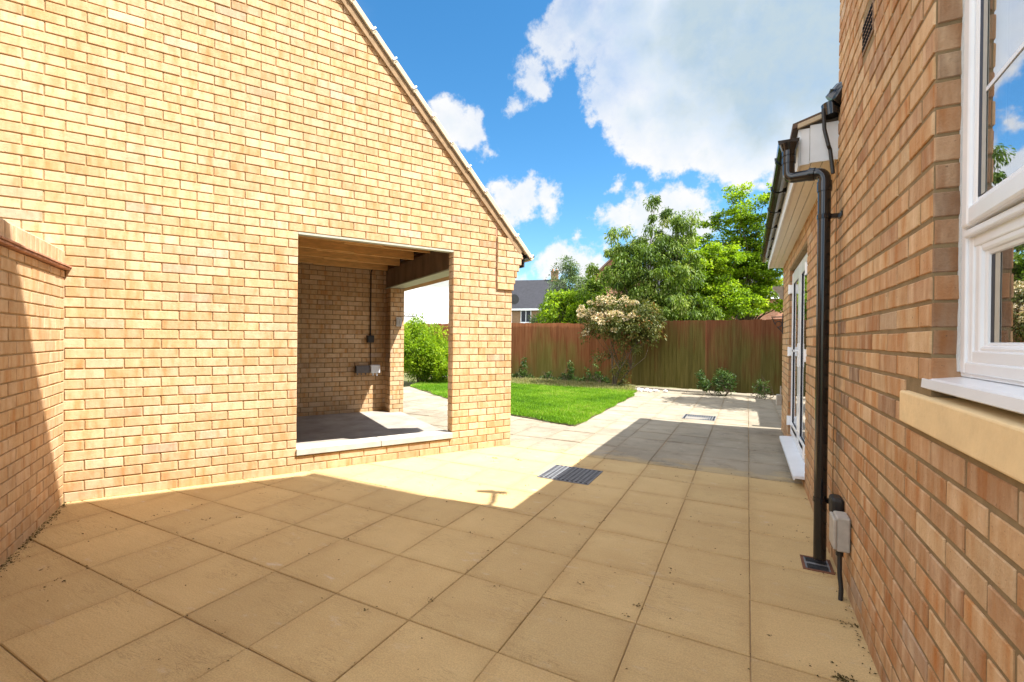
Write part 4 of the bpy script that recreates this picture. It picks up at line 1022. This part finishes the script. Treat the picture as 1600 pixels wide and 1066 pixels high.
# white pebble strips at the far side of the lawn
def pebbles(name, pts, label, r0, r1):
    bm = bmesh.new()
    for (x, y) in pts:
        r_p = random.uniform(r0, r1)
        m4 = Matrix.Translation((x, y, r_p*.4)) @ Matrix.Rotation(random.random()*6, 4, 'Z') @ Matrix.Diagonal((1, .75, .55, 1))
        bmesh.ops.create_icosphere(bm, subdivisions=1, radius=r_p, matrix=m4)
    me = bpy.data.meshes.new(name); bm.to_mesh(me); bm.free(); me.materials.append(M['pebble'])
    o = bpy.data.objects.new(name, me); COL.objects.link(o); tag(o, label, 'pebbles', kind='stuff')
pebbles('white_pebbles', [(random.uniform(-8.6, -4.6), 12.05+random.gauss(0, .06)) for _ in range(600)], 'strip of white pebbles along the foot of the red fence', .015, .05)
pebbles('rubble', [(random.gauss(-2.2, .25), random.gauss(11.5, .12)) for _ in range(34)], 'loose pale rubble at the foot of the flowering shrub', .02, .07)

# ------------------------------------------------------------------ neighbouring houses
def basis_house(name, c, yaw, w_, d_, eave, ridge, wallm, roofm, label, wins, ridge_along='w', chim=None, hip=0.):
    t = empty(name, c, label, 'house'); c = Vector(c)
    ax = Vector((math.cos(yaw), math.sin(yaw), 0)); ay = Vector((-math.sin(yaw), math.cos(yaw), 0)); Mx = Matrix((ax, ay, Vector((0, 0, 1)))).transposed()
    P_ = lambda x, y, z: c + ax*x + ay*y + Vector((0, 0, z))
    mb = MB()
    if ridge_along == 'w':
        mb.prism([P_(-w_/2, 0, -.1), P_(-w_/2, d_, -.1), P_(-w_/2, d_, eave), P_(-w_/2, d_/2, ridge-.05), P_(-w_/2, 0, eave)], ax*w_)
    else:
        mb.prism([P_(-w_/2, 0, -.1), P_(w_/2, 0, -.1), P_(w_/2, 0, eave), P_(0, 0, ridge-.05), P_(-w_/2, 0, eave)], ay*d_)
    mb.build('wall', wallm, t)
    mb = MB(); o_ = .3
    if ridge_along == 'w':
        k = (ridge-eave)/(d_/2)
        for (e, s_) in ((-o_, 0), (d_+o_, d_)):
            ze = eave - o_*k
            mb.prism([P_(-w_/2-o_, e, ze), P_(-w_/2-o_, d_/2, ridge), P_(-w_/2-o_, d_/2, ridge+.12), P_(-w_/2-o_, e, ze+.12)], ax*(w_+2*o_))
    else:
        k = (ridge-eave)/(w_/2)
        for e in (-w_/2-o_, w_/2+o_):
            ze = eave - o_*k
            mb.prism([P_(e, -o_, ze), P_(0, -o_, ridge), P_(0, -o_, ridge+.12), P_(e, -o_, ze+.12)], ay*(d_+2*o_))
    rf = mb.build('roof', roofm, t)
    if ridge_along == 'w':
        mb = MB(); mb.box(P_(0, -.32, eave-.18), w_+.6, .05, .22, Mx); mb.build('fascia', M['upvc'], t)
    if chim:
        mb = MB(); mb.box(P_(chim[0], chim[1], ridge+.35), .9, .55, 1.7, Mx); mb.box(P_(chim[0], chim[1], ridge+1.12), 1.0, .65, .16, Mx); ch_ = mb.build('chimney', wallm, rf)
        for q in (-.22, .22):
            mb = MB(); p = P_(chim[0]+q, chim[1], ridge+1.2); mb.tube([p, p+Vector((0, 0, .3))], [.12, .1], 10); mb.build('chimney_pot', M['creasing'], rf)
    for (x, z, ww, hh) in wins:
        mb = MB(); yy = -.02; f = .07
        mb.box(P_(x, yy, z+hh/2-f/2), ww, .08, f, Mx); mb.box(P_(x, yy, z-hh/2+f/2), ww, .08, f, Mx)
        for sx in (-ww/2+f/2, 0, ww/2-f/2): mb.box(P_(x+sx, yy, z), f, .078, hh-2*f, Mx)
        mb.box(P_(x, -.06, z-hh/2-.05), ww+.2, .14, .09, Mx)
        wf = mb.build('window', M['upvc'], t)
        mb = MB(); mb.box(P_(x, -.01, z), ww-.04, .02, hh-.04, Mx); mb.build('pane', M['gasket'], wf)
    return t, P_, Mx
yawf = YAW
# slate roofed house far left
hb = at(812, 56)
t_, P_, Mx = basis_house('terraced_house', hb, yawf-R(14), 9.5, 8, 5.0, 8.8, M['far_orange'], M['roofgrey'], 'distant brick house with dark slate roof, chimney and satellite dish', [(.75, 4.0, 1.3, 1.5), (-1.5, 3.6, 1.0, 1.9)], 'w', (3.6, 4.0))
mb = MB(); dc = P_(-.6, -.7, 6.0)
mb.tube([dc+fwd0*.02, dc, dc-fwd0*.08, dc-fwd0*.22], [.08, .35, .55, .62], 18); mb.tube([dc-fwd0*.1, dc-fwd0*.7+Vector((0, 0, -.3))], .03, 6); mb.tube([dc, dc+fwd0*.6+Vector((0, 0, -.5))], .04, 6)
mb.build('satellite_dish', M['iron'], t_, True)
# white rendered building seen through the garage opening
wb_ = at(700, 27)
t_, P_, Mx = basis_house('rendered_house', wb_, yawf+R(6), 7.2, 7, 5.6, 7.6, M['render'], M['roofbrown'], 'white rendered house wall above a red brick base, seen through the garage', [], 'w')
mb = MB(); mb.box(P_(0, -.04, .75), 7.22, .10, 1.7, Mx); mb.build('brick_base', M['far_red'], t_)
mb = MB(); mb.box(P_(0, -.06, 1.66), 7.24, .14, .10, Mx); mb.build('white_band', M['upvc'], t_)
# red brick house behind the trees on the right
rb_ = at(1128, 27)
t_, P_, Mx = basis_house('neighbour_house', rb_, yawf-R(4), 7.0, 7, 4.0, 6.3, M['far_red'], M['roofgrey'], 'red brick house with grey roof glimpsed behind the bright maple', [(-1.6, 2.35, 1.2, 1.4), (-.9, 3.3, .6, .6)], 'w')
rb2 = at(965, 25)
t_, P_, Mx = basis_house('neighbour_house', rb2, yawf-R(4), 3.4, 6, 4.3, 6.0, M['far_red'], M['roofbrown'], 'narrow red brick gable half hidden behind the drooping tree', [(-.2, 3.0, 1.1, 1.2)], 'd')
